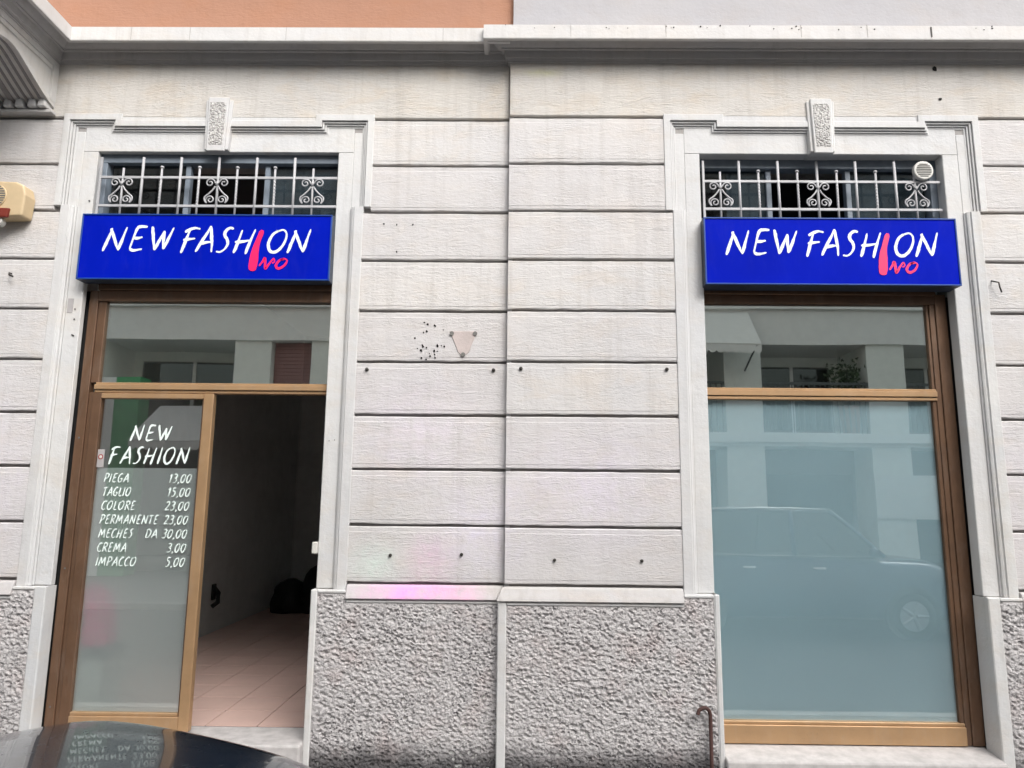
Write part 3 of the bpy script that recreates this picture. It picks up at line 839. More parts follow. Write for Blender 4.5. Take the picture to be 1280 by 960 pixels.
def text_width(s, h, sx, gap): return sum(GL[c][0] * h * sx + gap for c in s) - gap
def text_line(name, s, x, zb, h, w, y, parent, mat, sx=1.0, gap=None, right=False, width=None):
    gap = h * 0.14 if gap is None else gap
    if width:
        k = width / text_width(s, h, sx, gap); sx *= k; gap *= k
    if right: x -= text_width(s, h, sx, gap)
    m = MB()
    for c in s:
        x += glyph(m, c, x, zb, h, w, y, sx) + gap
    return m.build(name, mat, parent)
dp = [o for o in bpy.data.objects if o.name == 'door_pane'][0]
YT = YP - 0.0022
text_line('lettering', 'NEW', -2.612, z(0.385), 0.105, 0.0062, YT, lf, 'letter_white', width=0.272)
text_line('lettering', 'FASHION', -2.742, z(0.232), 0.110, 0.0062, YT, lf, 'letter_white', width=0.532)
PR = [('PIEGA', '13,00', 0.165), ('TAGLIO', '15,00', 0.185), ('COLORE', '23,00', 0.225), ('PERMANENTE', '23,00', 0.385), ('MECHES', 'DA 30,00', 0.225), ('CREMA', '3,00', 0.192), ('IMPACCO', '5,00', 0.262)]
for i, (a, p, wd) in enumerate(PR):
    zb = z(0.108 - 0.0903 * i)
    text_line('price_lettering', a, -2.762, zb, 0.057, 0.0034, YT, lf, 'letter_white', width=wd)
    text_line('price_lettering', p, -2.180, zb, 0.057, 0.0034, YT, lf, 'letter_white', sx=0.92, gap=0.006, right=True)
# small round sticker with text at the pane's edge
st = MB().box(gx0 + 0.004, gx0 + 0.050, YP - 0.0016, YP - 0.0004, z(0.205), z(0.325)).build('sticker', 'tape', lf)
MB().disc((gx0 + 0.026, YP - 0.0026, z(0.275)), 0.017, 0.0008, 'y', 18).build('sticker_print', 'taillight', lf)
MB().disc((gx0 + 0.026, YP - 0.0034, z(0.275)), 0.011, 0.0006, 'y', 18).build('sticker_print', 'white_plastic', lf)

# ---- right-hand shop window
SW = empty('shop_window', (2.09, YF, z(-1.46)))
tag(SW, 'large frosted shop window in bronze frame with clear transom pane above', 'window')
wx0, wx1 = 1.12, 2.904
m = MB(); frame_bar(m, wx0, wx0 + 0.10, z(-1.462), z(1.43)); m.build('frame_stile', 'bronze_shaded', SW, bevel=0.003)
m = MB(); frame_bar(m, wx1 - 0.075, wx1, z(-1.462), z(1.43)); m.build('frame_stile', 'bronze_shaded', SW, bevel=0.003)
m = MB(); frame_bar(m, wx1 - 0.112, wx1 - 0.075, z(-1.462), z(1.43), YF + 0.010); m.build('frame_rebate', 'bronze_shaded', SW, bevel=0.003)
m = MB(); frame_bar(m, wx1 - 0.138, wx1 - 0.112, z(-1.34), z(0.70), YF + 0.016); frame_bar(m, wx1 - 0.132, wx1 - 0.112, z(0.775), z(1.36), YF + 0.018); m.build('glazing_bead', 'bronze_shaded', SW, bevel=0.003)
m = MB(); frame_bar(m, wx0 + 0.10, wx1 - 0.075, z(1.36), z(1.42)); frame_bar(m, wx0 + 0.10, wx1 - 0.077, z(1.42), z(1.49), YF - 0.02); m.build('frame_head', 'bronze_shaded', SW, bevel=0.003)
tb = MB(); frame_bar(tb, wx0 + 0.10, wx1 - 0.112, z(0.722), z(0.760), YF - 0.006); frame_bar(tb, wx0 + 0.10, wx1 - 0.112, z(0.760), z(0.776), YF + 0.006); frame_bar(tb, wx0 + 0.10, wx1 - 0.112, z(0.697), z(0.717), YF + 0.001)
tb.build('transom_bar', 'bronze', SW, bevel=0.003)
MB().box(wx0 + 0.10, wx1 - 0.112, YF + 0.014, YF + 0.05, z(0.716), z(0.723)).build('gap_strip', 'gap_strip', SW)
MB().box(wx0 + 0.10, wx1 - 0.112, YF - 0.004, YF + 0.06, z(-1.462), z(-1.352)).build('bottom_rail', 'bronze', SW, bevel=0.003)
MB().box(wx0 + 0.10, wx1 - 0.112, YF + 0.008, YF + 0.05, z(-1.352), z(-1.332)).build('glazing_bead', 'bronze', SW, bevel=0.003)
pane('transom_pane', SW, wx0 + 0.09, wx1 - 0.12, z(0.77), z(1.37), YF + 0.035, 'glass')
pane('window_pane', SW, wx0 + 0.09, wx1 - 0.12, z(-1.345), z(0.705), YF + 0.032, 'glass_film')
sheet('frosted_film', SW, wx0 + 0.09, wx1 - 0.12, z(-1.345), z(0.705), YF + 0.043, 'film_right')
# near-black strips standing in for the shaded gaps between frames and masonry
MB().box(-3.02, -2.974, YF + 0.03, YF + 0.06, z(-1.452), z(1.42)).build('gap_strip', 'gap_strip', SF)
MB().box(2.904, 2.95, YF + 0.03, YF + 0.06, z(-1.462), z(1.42)).build('gap_strip', 'gap_strip', SW)
# panel that closes the gap between frame head and fanlight (shutter box behind the sign)
for par, a, c in ((SF, -2.98, -1.16), (SW, 1.12, 2.91)):
    MB().box(a, c, YF + 0.03, YF + 0.10, z(1.49), z(1.93)).build('shutter_box', 'bronze_shaded', par)

# ---- fanlight windows behind the grilles
def fanlight(x0, x1, zt, label, dark_mid, blinds):
    f = empty('fanlight_window', ((x0 + x1) / 2, 0.12, z(1.93)))
    tag(f, label, 'window')
    zb = z(1.93)
    m = MB(); m.box(x0 - 0.09, x1 + 0.09, 0.077, 0.16, zt - 0.055, zt + 0.018); m.build('frame_head', 'blue_grey_frame', f, bevel=0.003)
    m = MB(); m.box(x0 - 0.09, x0 + 0.04, 0.078, 0.16, zb, zt - 0.055); m.build('frame_stile', 'blue_grey_frame', f, bevel=0.003)
    m = MB(); m.box(x1 - 0.04, x1 + 0.09, 0.078, 0.16, zb, zt - 0.055); m.build('frame_stile', 'blue_grey_frame', f, bevel=0.003)
    m = MB(); m.box(x0 + 0.04, x1 - 0.04, 0.10, 0.16, zb, zb + 0.05); m.build('frame_sill', 'blue_grey_frame', f, bevel=0.003)
    xs = [x0 + 0.04 + (x1 - x0 - 0.08) * k / 3 for k in range(4)]
    for k in range(3):
        a, c = xs[k], xs[k + 1]
        if k in (1, 2):
            MB().box(a - 0.018, a + 0.018, 0.105, 0.155, zb + 0.05, zt - 0.055).build('mullion', 'blue_grey_frame', f, bevel=0.003)
        if k == dark_mid: continue                     # this light stands open
        MB().box(a + 0.018, c - 0.018, 0.125, 0.131, zb + 0.05, zt - 0.055).build('pane', 'fan_glass', f)
        if k in blinds: MB().box(a + 0.018 + blinds[k], c - 0.018, 0.14, 0.15, zb + 0.05, zt - 0.055).build('blind', 'fan_frost', f)
    return f
fanlight(-2.985, -1.20, HEADL - 0.006, 'grey-blue fanlight behind the grille above the left blue sign', 1, {2: 0.0})
fanlight(1.15, 2.905, HEADR - 0.006, 'grey-blue fanlight with middle light open behind the grille above the right blue sign', 1, {0: 0.25, 2: 0.0})

# ---- wrought-iron grilles
def spiral(cx, cz, r0, a0, turns, sgn, n=22):
    return [(cx + r0 * (1 - 0.80 * k / n) * math.cos(a0 + sgn * turns * 2 * math.pi * k / n), cz + r0 * (1 - 0.80 * k / n) * math.sin(a0 + sgn * turns * 2 * math.pi * k / n)) for k in range(n + 1)]
def grille(x0, x1, z_hi, z_lo, z_top, z_bot, y, label, xs):
    g = empty('window_grille', ((x0 + x1) / 2, y, z_bot))
    tag(g, label, 'grille', 'scrolled iron grilles over the shop fronts')
    for zz in (z_hi, z_lo):
        MB().box(x0, x1, y - 0.006, y + 0.006, zz - 0.0095, zz + 0.0095).build('rail', 'iron_paint', g, bevel=0.002)
    MB().box(x0 - 0.004, x0 + 0.012, y - 0.007, y + 0.007, z_bot, z_top).build('side_bar', 'iron_paint', g, bevel=0.002)
    for x, kind in xs:
        m = MB()
        jx = rnd.uniform(-0.003, 0.003)
        if kind == 't':
            m.tube([(x + jx, y + 0.001, z_bot), (x, y + 0.001, z_top)], 0.0092, 8)
        else:
            zt = z_hi + 0.070
            m.tube([(x, y + 0.001, z_bot), (x + jx, y + 0.001, zt)], 0.0076, 8)
            if kind == 'b':
                m.ball((x + jx, y + 0.001, zt + 0.006), 0.0145, 10, 6, (1, 1, 0.75))
                for q in range(9):      # twisted shaft
                    zz = z_lo + (z_hi - z_lo) * (q + 0.5) / 9
                    m.ball((x, y + 0.001, zz), 0.0098, 8, 4, (1, 1, 1.1))
        m.build('bar', 'iron_paint', g, smooth=True)
        if kind in ('s', 'S'):
            mid = (z_hi + z_lo) / 2
            H = z_hi - z_lo
            for sg in (-1, 1):
                # C-scroll pair: big lower volute, ogee up to a small upper volute
                lo = [(x + sg * (px - 0) , pz) for px, pz in spiral(0.034, z_lo + 0.042, 0.030, math.pi * 0.0, 1.35, -1)]
                ogee = [(x + sg * 0.010, mid + 0.038), (x + sg * 0.026, mid + 0.012), (x + sg * 0.054, mid - 0.018), (x + sg * 0.078, z_lo + 0.066), (x + sg * 0.080, z_lo + 0.042), (x + sg * 0.064, z_lo + 0.020)]
                og = [tuple(p) for p in catmull(ogee, 5)]
                lo2 = [(x + sg * px, pz) for px, pz in spiral(0.040, z_lo + 0.044, 0.033, -math.pi * 0.25, 1.4, 1)]
                mm = MB()
                mm.tube([(p[0], y - 0.008, p[1]) for p in og], 0.0058, 6)
                mm.tube([(p[0], y - 0.008, p[1]) for p in lo2], 0.0052, 6)
                up = [(x + sg * px, pz) for px, pz in spiral(0.048, z_hi - 0.042, 0.034, math.pi, 1.4, -1)]
                up = [(x + sg * 0.006, mid + 0.050)] + [(x + sg * 0.010, z_hi - 0.040)] + up
                mm.tube([(p[0], y - 0.008, p[1]) for p in up], 0.0052, 6)
                mm.build('scroll', 'iron_paint', g, smooth=True)
            MB().ball((x, y - 0.010, z_hi - 0.045), 0.010, 8, 6, (1, 0.8, 1.6)).build('collar', 'iron_paint', g, smooth=True)
    return g
def bars(xc0, d):
    kinds = 'stbtbStbtbs'
    kinds = ['s', 't', 'b', 't', 'b', 'S', 'b', 't', 'b', 't', 's']
    out = []
    for k, kd in enumerate(kinds):
        out.append((xc0 + d * k, kd))
    # the centre scroll stands on a full-height bar
    return [(x, kd) for x, kd in out] + [(out[5][0] + 0.0005, 't')]
grille(-2.955, -1.285, z(2.222), z(2.012), z(2.372), z(1.90), 0.02, 'white iron scroll grille above the left blue sign over the open doorway', bars(-2.790, 0.1336))
grille(1.262, 2.900, z(2.215), z(2.012), z(2.365), z(1.88), 0.02, 'white iron scroll grille above the right blue sign, round vent on its corner', bars(1.380, 0.1347))

# ---- the two light-box signs
def sign(x0, x1, z0, z1, yf, label, tx):
    s_ = empty('shop_sign', ((x0 + x1) / 2, yf, z0))
    tag(s_, label, 'sign', 'blue light-box signs')
    MB().box(x0, x1, yf + 0.006, 0.05, z0, z1).build('casing', 'sign_under', s_, bevel=0.003)
    fr = MB(); e = 0.010
    for a, b_, c, d in ((x0, x1, z0, z0 + e), (x0, x1, z1 - e, z1), (x0, x0 + e, z0 + e, z1 - e), (x1 - e, x1, z0 + e, z1 - e)):
        fr.box(a, b_, yf - 0.006, yf + 0.008, c, d)
    fr.build('rim', 'sign_edge', s_, bevel=0.002)
    MB().box(x0 + e, x1 - e, yf, yf + 0.01, z0 + e, z1 - e).build('face', 'sign_blue', s_)
    y = yf - 0.0016
    k = 0.001394; zx = lambda q: tx[0] + (q - 128) * k; zz = lambda q: tx[1] - (q - 72) * 0.00131
    for ch, a, b_, t0, t1 in (('N', 128, 235, 82, 208), ('E', 250, 335, 74, 208), ('W', 350, 465, 74, 206), ('F', 512, 592, 82, 210), ('A', 585, 672, 74, 208),
                            ('S', 685, 755, 80, 212), ('H', 768, 865, 84, 214), ('O', 930, 1025, 88, 212), ('N', 1030, 1135, 88, 212)):
        h = zz(t0) - zz(t1)
        m = MB()
        glyph(m, ch, zx(a), zz(t1), h, 0.0090, y, (zx(b_) - zx(a)) / (GL[ch][0] * h))
        m.build('letter', 'letter_white', s_)
    m = MB()
    stroke(m, [(zx(868), zz(312)), (zx(871), zz(270)), (zx(880), zz(180)), (zx(905), zz(92))], 0.0250, y - 0.002, 0.05)
    m.build('letter', 'letter_pink', s_)
    m = MB()
    stroke(m, [(zx(900), zz(285)), (zx(915), zz(262)), (zx(926), zz(242)), (zx(930), zz(290)), (zx(934), zz(297)), (zx(950), zz(270)), (zx(968), zz(245)), (zx(973), zz(262)), (zx(962), zz(270))], 0.0072, y - 0.001)
    m.build('letter', 'letter_pink', s_)
    m = MB()
    stroke(m, [(zx(1022), zz(248)), (zx(1000), zz(252)), (zx(982), zz(280)), (zx(994), zz(298)), (zx(1020), zz(284)), (zx(1034), zz(256)), (zx(1018), zz(244)), (zx(1002), zz(254))], 0.0075, y - 0.001)
    m.build('letter', 'letter_pink', s_)
    return s_
sign(-2.995, -1.283, z(1.456), z(1.921), -0.055, 'blue shop sign with white and pink lettering over the open doorway', (-2.838, z(1.835)))
sign(1.226, 2.910, z(1.437), z(1.904), -0.095, 'blue shop sign with white and pink lettering over the frosted window', (1.367, z(1.822)))

# ------------------------------------------------------------------ inside the two shops
FLZ = z(-1.452)
def struct(o): return tag(o, kind='structure')
fl = struct(MB().box(-3.40, -0.35, 0.262, 6.4, FLZ - 0.10, FLZ - 0.006).build('shop_floor', 'grout', loc=(-1.9, 3.0, FLZ - 0.1)))
tm = None
x = -3.40
tw, tl = 0.340, 0.345
ix = 0
tile_src = MB().box(0.0035, tw - 0.0035, 0.006, tl - 0.006, -0.006, 0).build('tile', 'tile', None, bevel=0.0015)
tme = tile_src.data; bpy.data.objects.remove(tile_src)
for i in range(9):
    for j in range(17):
        xx = -3.39 + i * tw; yy = 0.27 + j * tl
        if xx + tw > -0.35: continue
        t = bpy.data.objects.new('tile', tme); col.objects.link(t); t.parent = fl
        t.location = (xx + 1.9, yy - 3.0, 0.1 + rnd.uniform(-0.0006, 0.0006))
        t.rotation_euler = (rnd.uniform(-.002, .002), rnd.uniform(-.002, .002), 0)
struct(MB().box(-3.46, -3.40, 0.262, 6.4, FLZ - 0.1, z(2.55)).build('shop_wall_left', 'interior_wall', loc=(-3.43, 3, FLZ)))
struct(MB().box(-3.46, -0.29, 6.4, 6.46, FLZ - 0.1, z(2.55)).build('shop_wall_back', 'interior_wall', loc=(-1.9, 6.4, FLZ)))
struct(MB().box(-0.35, -0.29, 0.42, 6.4, FLZ - 0.1, z(2.55)).build('shop_wall_right', 'interior_wall', loc=(-0.3, 3, FLZ)))
struct(MB().box(-3.46, -0.29, 0.42, 6.46, z(2.55), z(2.6)).build('shop_ceiling', 'interior_dark', loc=(-1.9, 3, z(2.55))))
struct(MB().box(0.45, 3.9, 0.42, 4.0, FLZ - 0.1, FLZ).build('store_floor', 'grout', loc=(2.1, 2, FLZ)))
struct(MB().box(0.40, 0.45, 0.42, 4.0, FLZ - 0.1, z(2.55)).build('store_wall_left', 'interior_wall', loc=(0.4, 2, FLZ)))
struct(MB().box(3.9, 3.95, 0.42, 4.0, FLZ - 0.1, z(2.55)).build('store_wall_right', 'interior_wall', loc=(3.9, 2, FLZ)))
struct(MB().box(0.40, 3.95, 4.0, 4.05, FLZ - 0.1, z(2.55)).build('store_wall_back', 'interior_wall', loc=(2.1, 4, FLZ)))
struct(MB().box(0.40, 3.95, 0.42, 4.05, z(2.55), z(2.6)).build('store_ceiling', 'interior_dark', loc=(2.1, 2, z(2.55))))
# pink cloth bag standing on a small white cabinet behind the frosted leaf
cb = empty('cabinet', (-2.86, 0.30, FLZ)); tag(cb, 'white cabinet with grey top seen blurred behind frosted door glass', 'cabinet')
MB().box(-3.05, -2.68, 0.165, 0.45, FLZ, z(-1.02)).build('carcass', 'cabinet', cb, bevel=0.004)
MB().box(-3.06, -2.66, 0.150, 0.46, z(-1.02), z(-0.955)).build('top', 'counter_grey', cb, bevel=0.004)
pb = MB()
ring = 14
for k, (hz, rx, ry) in enumerate(((0, .13, .10), (.03, .155, .12), (.18, .15, .115), (.32, .12, .09), (.38, .05, .04), (.40, .01, .01))):
    for a in range(ring):
        an = 2 * math.pi * a / ring
        pb.v.append((-2.80 + rx * math.cos(an) * (1 + 0.06 * math.sin(5 * an)), 0.225 + ry * 0.8 * math.sin(an), z(-0.955) + hz))
for k in range(5):
    for a in range(ring):
        pb.f.append((k * ring + a, k * ring + (a + 1) % ring, (k + 1) * ring + (a + 1) % ring, (k + 1) * ring + a))
pb.f.append(tuple(range(ring)))
tag(pb.build('pink_bag', 'pink_cloth', loc=(-2.80, 0.225, z(-0.955)), smooth=True), 'pink bag on the cabinet, blurred behind the frosted door glass', 'bag')
# wall hook plate and dark bags in the depth of the shop
wf = empty('coat_hook', (-3.40, 3.5, z(-1.12))); tag(wf, 'small black hook bracket low on the white wall inside the shop', 'hook')
MB().box(-3.40, -3.375, 3.52, 3.60, z(-1.10), z(-0.93)).build('plate', 'black_bag', wf, bevel=0.004)
MB().tube([(-3.385, 3.55, z(-0.96)), (-3.31, 3.50, z(-1.02)), (-3.29, 3.45, z(-1.11)), (-3.33, 3.40, z(-1.15))], 0.026, 8).build('hook', 'black_bag', wf, smooth=True)
for bx, by, bw, bh, lab in ((-2.60, 5.3, 0.36, 0.62, 'tall dark sack slumped deepest inside the shop, right of the other'), (-3.02, 5.2, 0.26, 0.42, 'low dark sack slumped by the left wall inside the shop')):
    b = MB(); n = 16; m_ = 8
    for j in range(m_ + 1):
        t = j / m_
        r = bw * (1 - 0.15 * t) * math.sqrt(max(0.0, 1 - (t * 0.98) ** 3))
        for k in range(n):
            an = 2 * math.pi * k / n
            rr = r * (1 + 0.35 * noise.noise(Vector((math.cos(an) * 1.5 + bx, math.sin(an) * 1.5, t * 3))))
            b.v.append((bx + rr * math.cos(an), by + rr * math.sin(an), FLZ + bh * t))
    for j in range(m_):
        for k in range(n):
            b.f.append((j * n + k, j * n + (k + 1) % n, (j + 1) * n + (k + 1) % n, (j + 1) * n + k))
    b.f.append(tuple(range(n))); b.f.append(tuple(m_ * n + k for k in range(n)))
    tag(b.build('sack', 'black_bag', loc=(bx, by, FLZ), smooth=True), lab, 'sack')

# ------------------------------------------------------------------ small things on the walls
# alarm siren
sr = empty('alarm_siren', (-3.52, 0, z(1.84))); tag(sr, 'cream alarm siren box with red lamp on the far left wall', 'alarm')
MB().prism([(-3.70, z(1.865)), (-3.375, z(1.88)), (-3.365, z(2.03)), (-3.385, z(2.10)), (-3.44, z(2.125)), (-3.70, z(2.135))], 'y', -0.115, -0.003).build('housing', 'cream_plastic', sr, bevel=0.014, seg=3)
sp = MB().disc((-3.575, -0.122, z(2.02)), 0.085, 0.012, 'y', 28).build('speaker_plate', 'cream_plastic', sr, bevel=0.003)
for k in range(9):
    zz = z(2.02) - 0.066 + 0.0165 * k
    hw = math.sqrt(max(0.0, 0.078 ** 2 - (zz - z(2.02)) ** 2))
    MB().box(-3.575 - hw, -3.575 + hw, -0.1245, -0.121, zz - 0.004, zz + 0.004).build('slot', 'vent_slot', sp)
MB().prism([(-3.68, z(1.862)), (-3.46, z(1.862)), (-3.45, z(1.93)), (-3.67, z(1.935))], 'y', -0.135, -0.110).build('lamp', 'red_lamp', sr, bevel=0.01, seg=2)
MB().disc((-3.53, -0.12, z(1.842)), 0.028, 0.05, 'y', 16).build('knob', 'white_plastic', sr, bevel=0.004)
# round vent on the right grille
rv = empty('round_vent', (2.80, 0.0, z(2.22))); tag(rv, 'round white louvred vent at the right grille corner', 'vent')
vx, vz = 2.775, z(2.288)
MB().disc((vx, -0.018, vz), 0.068, 0.034, 'y', 36).build('rim', 'white_plastic', rv, bevel=0.008, seg=3)
for k in range(8):
    zz = vz - 0.044 + 0.0125 * k
    hw = math.sqrt(max(0.0, 0.052 ** 2 - (zz - vz) ** 2))
    MB().box(vx - hw, vx + hw, -0.0215, -0.017, zz - 0.0022, zz + 0.0022).build('louvre', 'vent_slot', rv)
# rusty hooked rod by the window sill
hk = MB()
pts = [(1.158, -0.105, 0.0), (1.160, -0.108, z(-1.30)), (1.157, -0.11, z(-1.235)), (1.140, -0.118, z(-1.208)), (1.112, -0.124, z(-1.203)), (1.088, -0.128, z(-1.217)), (1.080, -0.130, z(-1.240))]
hk.tube([tuple(p) for p in catmull(pts, 6)], 0.0115, 10)
tag(hk.build('iron_hook', 'rust', loc=(1.158, -0.105, 0), smooth=True), 'rusty hooked iron rod standing against plinth beside the window sill', 'hook')
# bolts and drilled holes
def bolt(x, zz, yf, lab, grp, r=0.011):
    b = MB(); b.disc((x, yf - 0.010, zz), r, 0.014, 'y', 8); b.ball((x, yf - 0.010, zz), r * 0.7, 8, 5, (1, 0.8, 1))
    tag(b.build('bolt', 'nail', loc=(x, yf, zz)), lab, 'bolt', grp)
bl = [(-1.014, 0.862, YL, 'first bolt from the open doorway in the upper bolt row'), (-0.173, 0.864, YL, 'second bolt from the doorway in the upper row, just left of the wall step'),
      (0.008, 0.868, YR, 'third bolt in the upper row, just right of the wall step'), (0.964, 0.870, YR, 'bolt nearest the frosted window in the upper row'),
      (-0.814, -0.339, YL, 'first bolt from the open doorway in the lower row'), (-0.36, -0.33, YL, 'lower row bolt beside the pink paint smudge'),
      (0.229, -0.355, YR, 'lower row bolt a little right of the wall step'), (0.777, -0.354, YR, 'bolt nearest the frosted window in the lower row')]
for x_, q, yf, lab in bl:
    bolt(x_, z(q), yf - 0.0035, lab, 'bolts left in the wall', 0.0105 if q < 0 else 0.012)
def hole(b, x, zz, yf, r=0.006):
    n = 7
    poly = [(x + r * (1 + rnd.uniform(-.35, .35)) * math.cos(2 * math.pi * k / n), zz + r * (1 + rnd.uniform(-.35, .35)) * math.sin(2 * math.pi * k / n)) for k in range(n)]
    MB().prism(poly, 'y', yf - 0.0050, yf - 0.0020).build('chip', 'dark_hole', b)
for x_, q in ((-0.941, 1.881), (-0.853, 1.876), (-0.743, 1.877), (-0.846, 1.681)): hole(LB, x_, z(q), YL)
for k in range(26):
    an = rnd.uniform(0, 2 * math.pi); rr = rnd.uniform(0.05, 0.135)
    hole(LB, -0.60 + rr * 0.85 * math.cos(an), z(1.075) + rr * math.sin(an) * 1.1, YL, rnd.uniform(0.003, 0.008))
for x_, q in ((-3.03, 1.27), (-3.028, 1.20), (-3.03, 1.09), (-3.022, 1.085), (-3.015, 2.05)): hole(LB, x_ , z(q), YL + 0.030, 0.005)
for x_, q in ((-1.215, .395), (-1.25, .39)): hole(LB, x_, z(q), YL + 0.030, 0.003)
hole(RB, 2.896, z(3.03), YR, 0.016); hole(RB, 2.915, z(2.80), YR, 0.012)
# loose speckle chips along the old fascia
for k in range(26):
    hole(RB, rnd.uniform(-0.2, 3.2), z(3.215) + rnd.uniform(-0.012, 0.02), YR - 0.1785, rnd.uniform(0.002, 0.006))
MB().box(2.78, 2.788, YR - 0.186, YR - 0.178, z(3.15), z(3.225)).build('iron_cramp', 'nail', RB)
# triangular render patch with three screw stubs
tp = MB(); tp.prism([(-0.470, z(1.128)), (-0.285, z(1.128)), (-0.340, z(0.985)), (-0.378, z(0.950)), (-0.412, z(0.985))], 'y', -0.0065, 0.002)
tp = tp.build('render_patch', 'patch', LB, bevel=0.002)
for x_, q in ((-0.455, 1.112), (-0.300, 1.112), (-0.377, 0.968)):
    MB().disc((x_, -0.013, z(q)), 0.015, 0.008, 'y', 8).build('screw', 'vent_slot', tp)
MB().box(-3.085, -3.047, YL + 0.0275, YL + 0.0299, z(1.245), z(1.345)).build('tape_strip', 'tape', LB)
# bent wall wires and the switch plate in the doorway
w1 = MB().tube([(-3.475, 0.0, z(1.51)), (-3.47, -0.03, z(1.505)), (-3.455, -0.05, z(1.485)), (-3.43, -0.045, z(1.475))], 0.006, 6)
tag(w1.build('wall_anchor', 'nail', loc=(-3.475, 0, z(1.51)), smooth=True), 'bent wire anchor in the wall below the alarm siren', 'anchor')
w2 = MB().tube([(3.140, YR, z(1.49)), (3.142, YR - 0.03, z(1.475)), (3.158, YR - 0.045, z(1.465)), (3.165, YR - 0.04, z(1.435)), (3.178, YR - 0.035, z(1.40))], 0.005, 6)
tag(w2.build('wall_anchor', 'nail', loc=(3.14, YR, z(1.49)), smooth=True), 'bent wire anchor in the wall right of the right sign', 'anchor')
sw = MB().box(-1.318, -1.2872, -0.008, 0.06, z(-0.335), z(-0.262))
tag(sw.build('bell_plate', 'white_plastic', loc=(-1.287, 0.02, z(-0.3)), bevel=0.004), 'small white plate on the right door jamb above the plinth', 'plate')

# ------------------------------------------------------------------ across the street (seen in the glass)
YO = -11.0
OB = empty('apartment_building', (0, YO, 0)); tag(OB, 'pale apartment block with loggias across the street, mirrored in the shop glass', 'building')
def opp(name, mat, x0, x1, y0, y1, z0, z1, parent=OB, bevel=0.0): return MB().box(x0, x1, y0, y1, z0, z1).build(name, mat, parent, bevel=bevel)
opp('wall', 'opp_plaster', -18, 18, YO - 6, YO - 1.4, 0, 9.4)
fl_z = [(3.25, 5.25), (6.25, 8.4)]
piers = [-18, -13.5, -9.9, -6.05, -4.3, -2.2, 1.0, 5.0, 8.2, 11.5, 15, 18]
for x_ in piers:
    opp('pier', 'opp_plaster', x_ - 0.42, x_ + 0.42, YO - 1.4, YO, 0, 9.4)
for (za, zb) in ((2.95, 3.25), (5.25, 6.25), (8.4, 9.402)):
    opp('floor_band', 'opp_white', -18, 18, YO - 1.4, YO + 0.06, za, zb)
    opp('band_moulding', 'opp_white', -18, 18, YO + 0.06, YO + 0.16, zb - 0.22, zb - 0.05)
for k in range(len(piers) - 1):
    a, c = piers[k] + 0.42, piers[k + 1] - 0.42
    if c - a < 0.6: continue
    for n, (za, zb) in enumerate(fl_z):
        # window recessed in the loggia
        w_ = opp('window', 'opp_dark', a + 0.25, c - 0.25, YO - 1.398, YO - 1.36, za + 0.1, zb - 0.25)
        opp('pane', 'car_glass', a + 0.30, c - 0.30, YO - 1.358, YO - 1.35, za + 0.2, zb - 0.3, w_)
        opp('mullion', 'opp_white', (a + c) / 2 - 0.04, (a + c) / 2 + 0.04, YO - 1.352, YO - 1.33, za + 0.1, zb - 0.25, w_)
        if n == 0 and k not in (3, 2):
            rl = opp('railing', 'rail_metal', a, c, YO - 0.05, YO - 0.01, za + 1.10, za + 1.16)
            nb = int((c - a) / 0.12)
            for q in range(nb):
                xx = a + (q + 0.5) * (c - a) / nb
                opp('baluster', 'rail_metal', xx - 0.010, xx + 0.010, YO - 0.04, YO - 0.02, za, za + 1.10, rl)
        elif n > 0:
            opp('parapet', 'opp_white', a, c, YO - 0.10, YO - 0.02, za, za + 0.95)
    # ground floor shop bays
    sh = opp('shop_bay', 'opp_dark', a, c, YO - 1.0, YO - 0.95, 0.05, 2.95)
    opp('pane', 'car_glass', a + 0.1, c - 0.1, YO - 0.945, YO - 0.93, 0.4, 2.4, sh)
# roller shutter in one loggia, green pier, white notice board
sh = opp('roller_shutter', 'shutter_pink', -5.62, -4.73, YO - 0.30, YO - 0.26, 3.9, 5.25)
for q in range(16):
    opp('slat', 'shutter_pink', -5.62, -4.73, YO - 0.26, YO - 0.245, 3.92 + q * 0.084, 3.98 + q * 0.084, sh)
opp('pier_cladding', 'shop_green', -8.95, -8.40, YO - 0.2, YO + 0.25, 0.05, 4.35)
opp('pier_cladding', 'opp_white', -9.75, -8.96, YO - 0.2, YO + 0.24, 0.05, 4.35)
nb_ = opp('notice_board', 'awning_white', 7.75, 9.35, YO + 0.02, YO + 0.08, 1.40, 2.35)
# awnings
def awning(x0, x1, zt, zb, out, label, scallop=True):
    a_ = empty('awning', ((x0 + x1) / 2, YO, zb)); tag(a_, label, 'awning')
    MB().prism([(YO + 0.05, zt), (YO + 0.05, zt - 0.03), (YO + out, zb), (YO + out + 0.01, zb + 0.03)], 'x', x0, x1).build('canopy', 'awning_white', a_)
    m = MB(); n = int((x1 - x0) / 0.16)
    for k in range(n):
        xa = x0 + k * (x1 - x0) / n; xb = xa + (x1 - x0) / n; w = xb - xa
        m.prism([(xa, zb), (xa, zb - 0.12), (xa + w * .25, zb - 0.17), (xa + w * .75, zb - 0.17), (xb, zb - 0.12), (xb, zb)], 'y', YO + out - 0.008, YO + out)
    m.build('valance', 'awning_white', a_)
    for xx in (x0 + 0.1, x1 - 0.1):
        MB().tube([(xx, YO, zb - 0.4), (xx, YO + out, zb)], 0.02, 8).build('arm', 'rail_metal', a_)
awning(1.6, 5.15, 6.0, 5.05, 0.9, 'white scalloped balcony awning across the street, mirrored in the right transom pane')
awning(-8.0, -5.2, 3.75, 2.85, 1.3, 'white shop awning across the street, mirrored in the door glass')
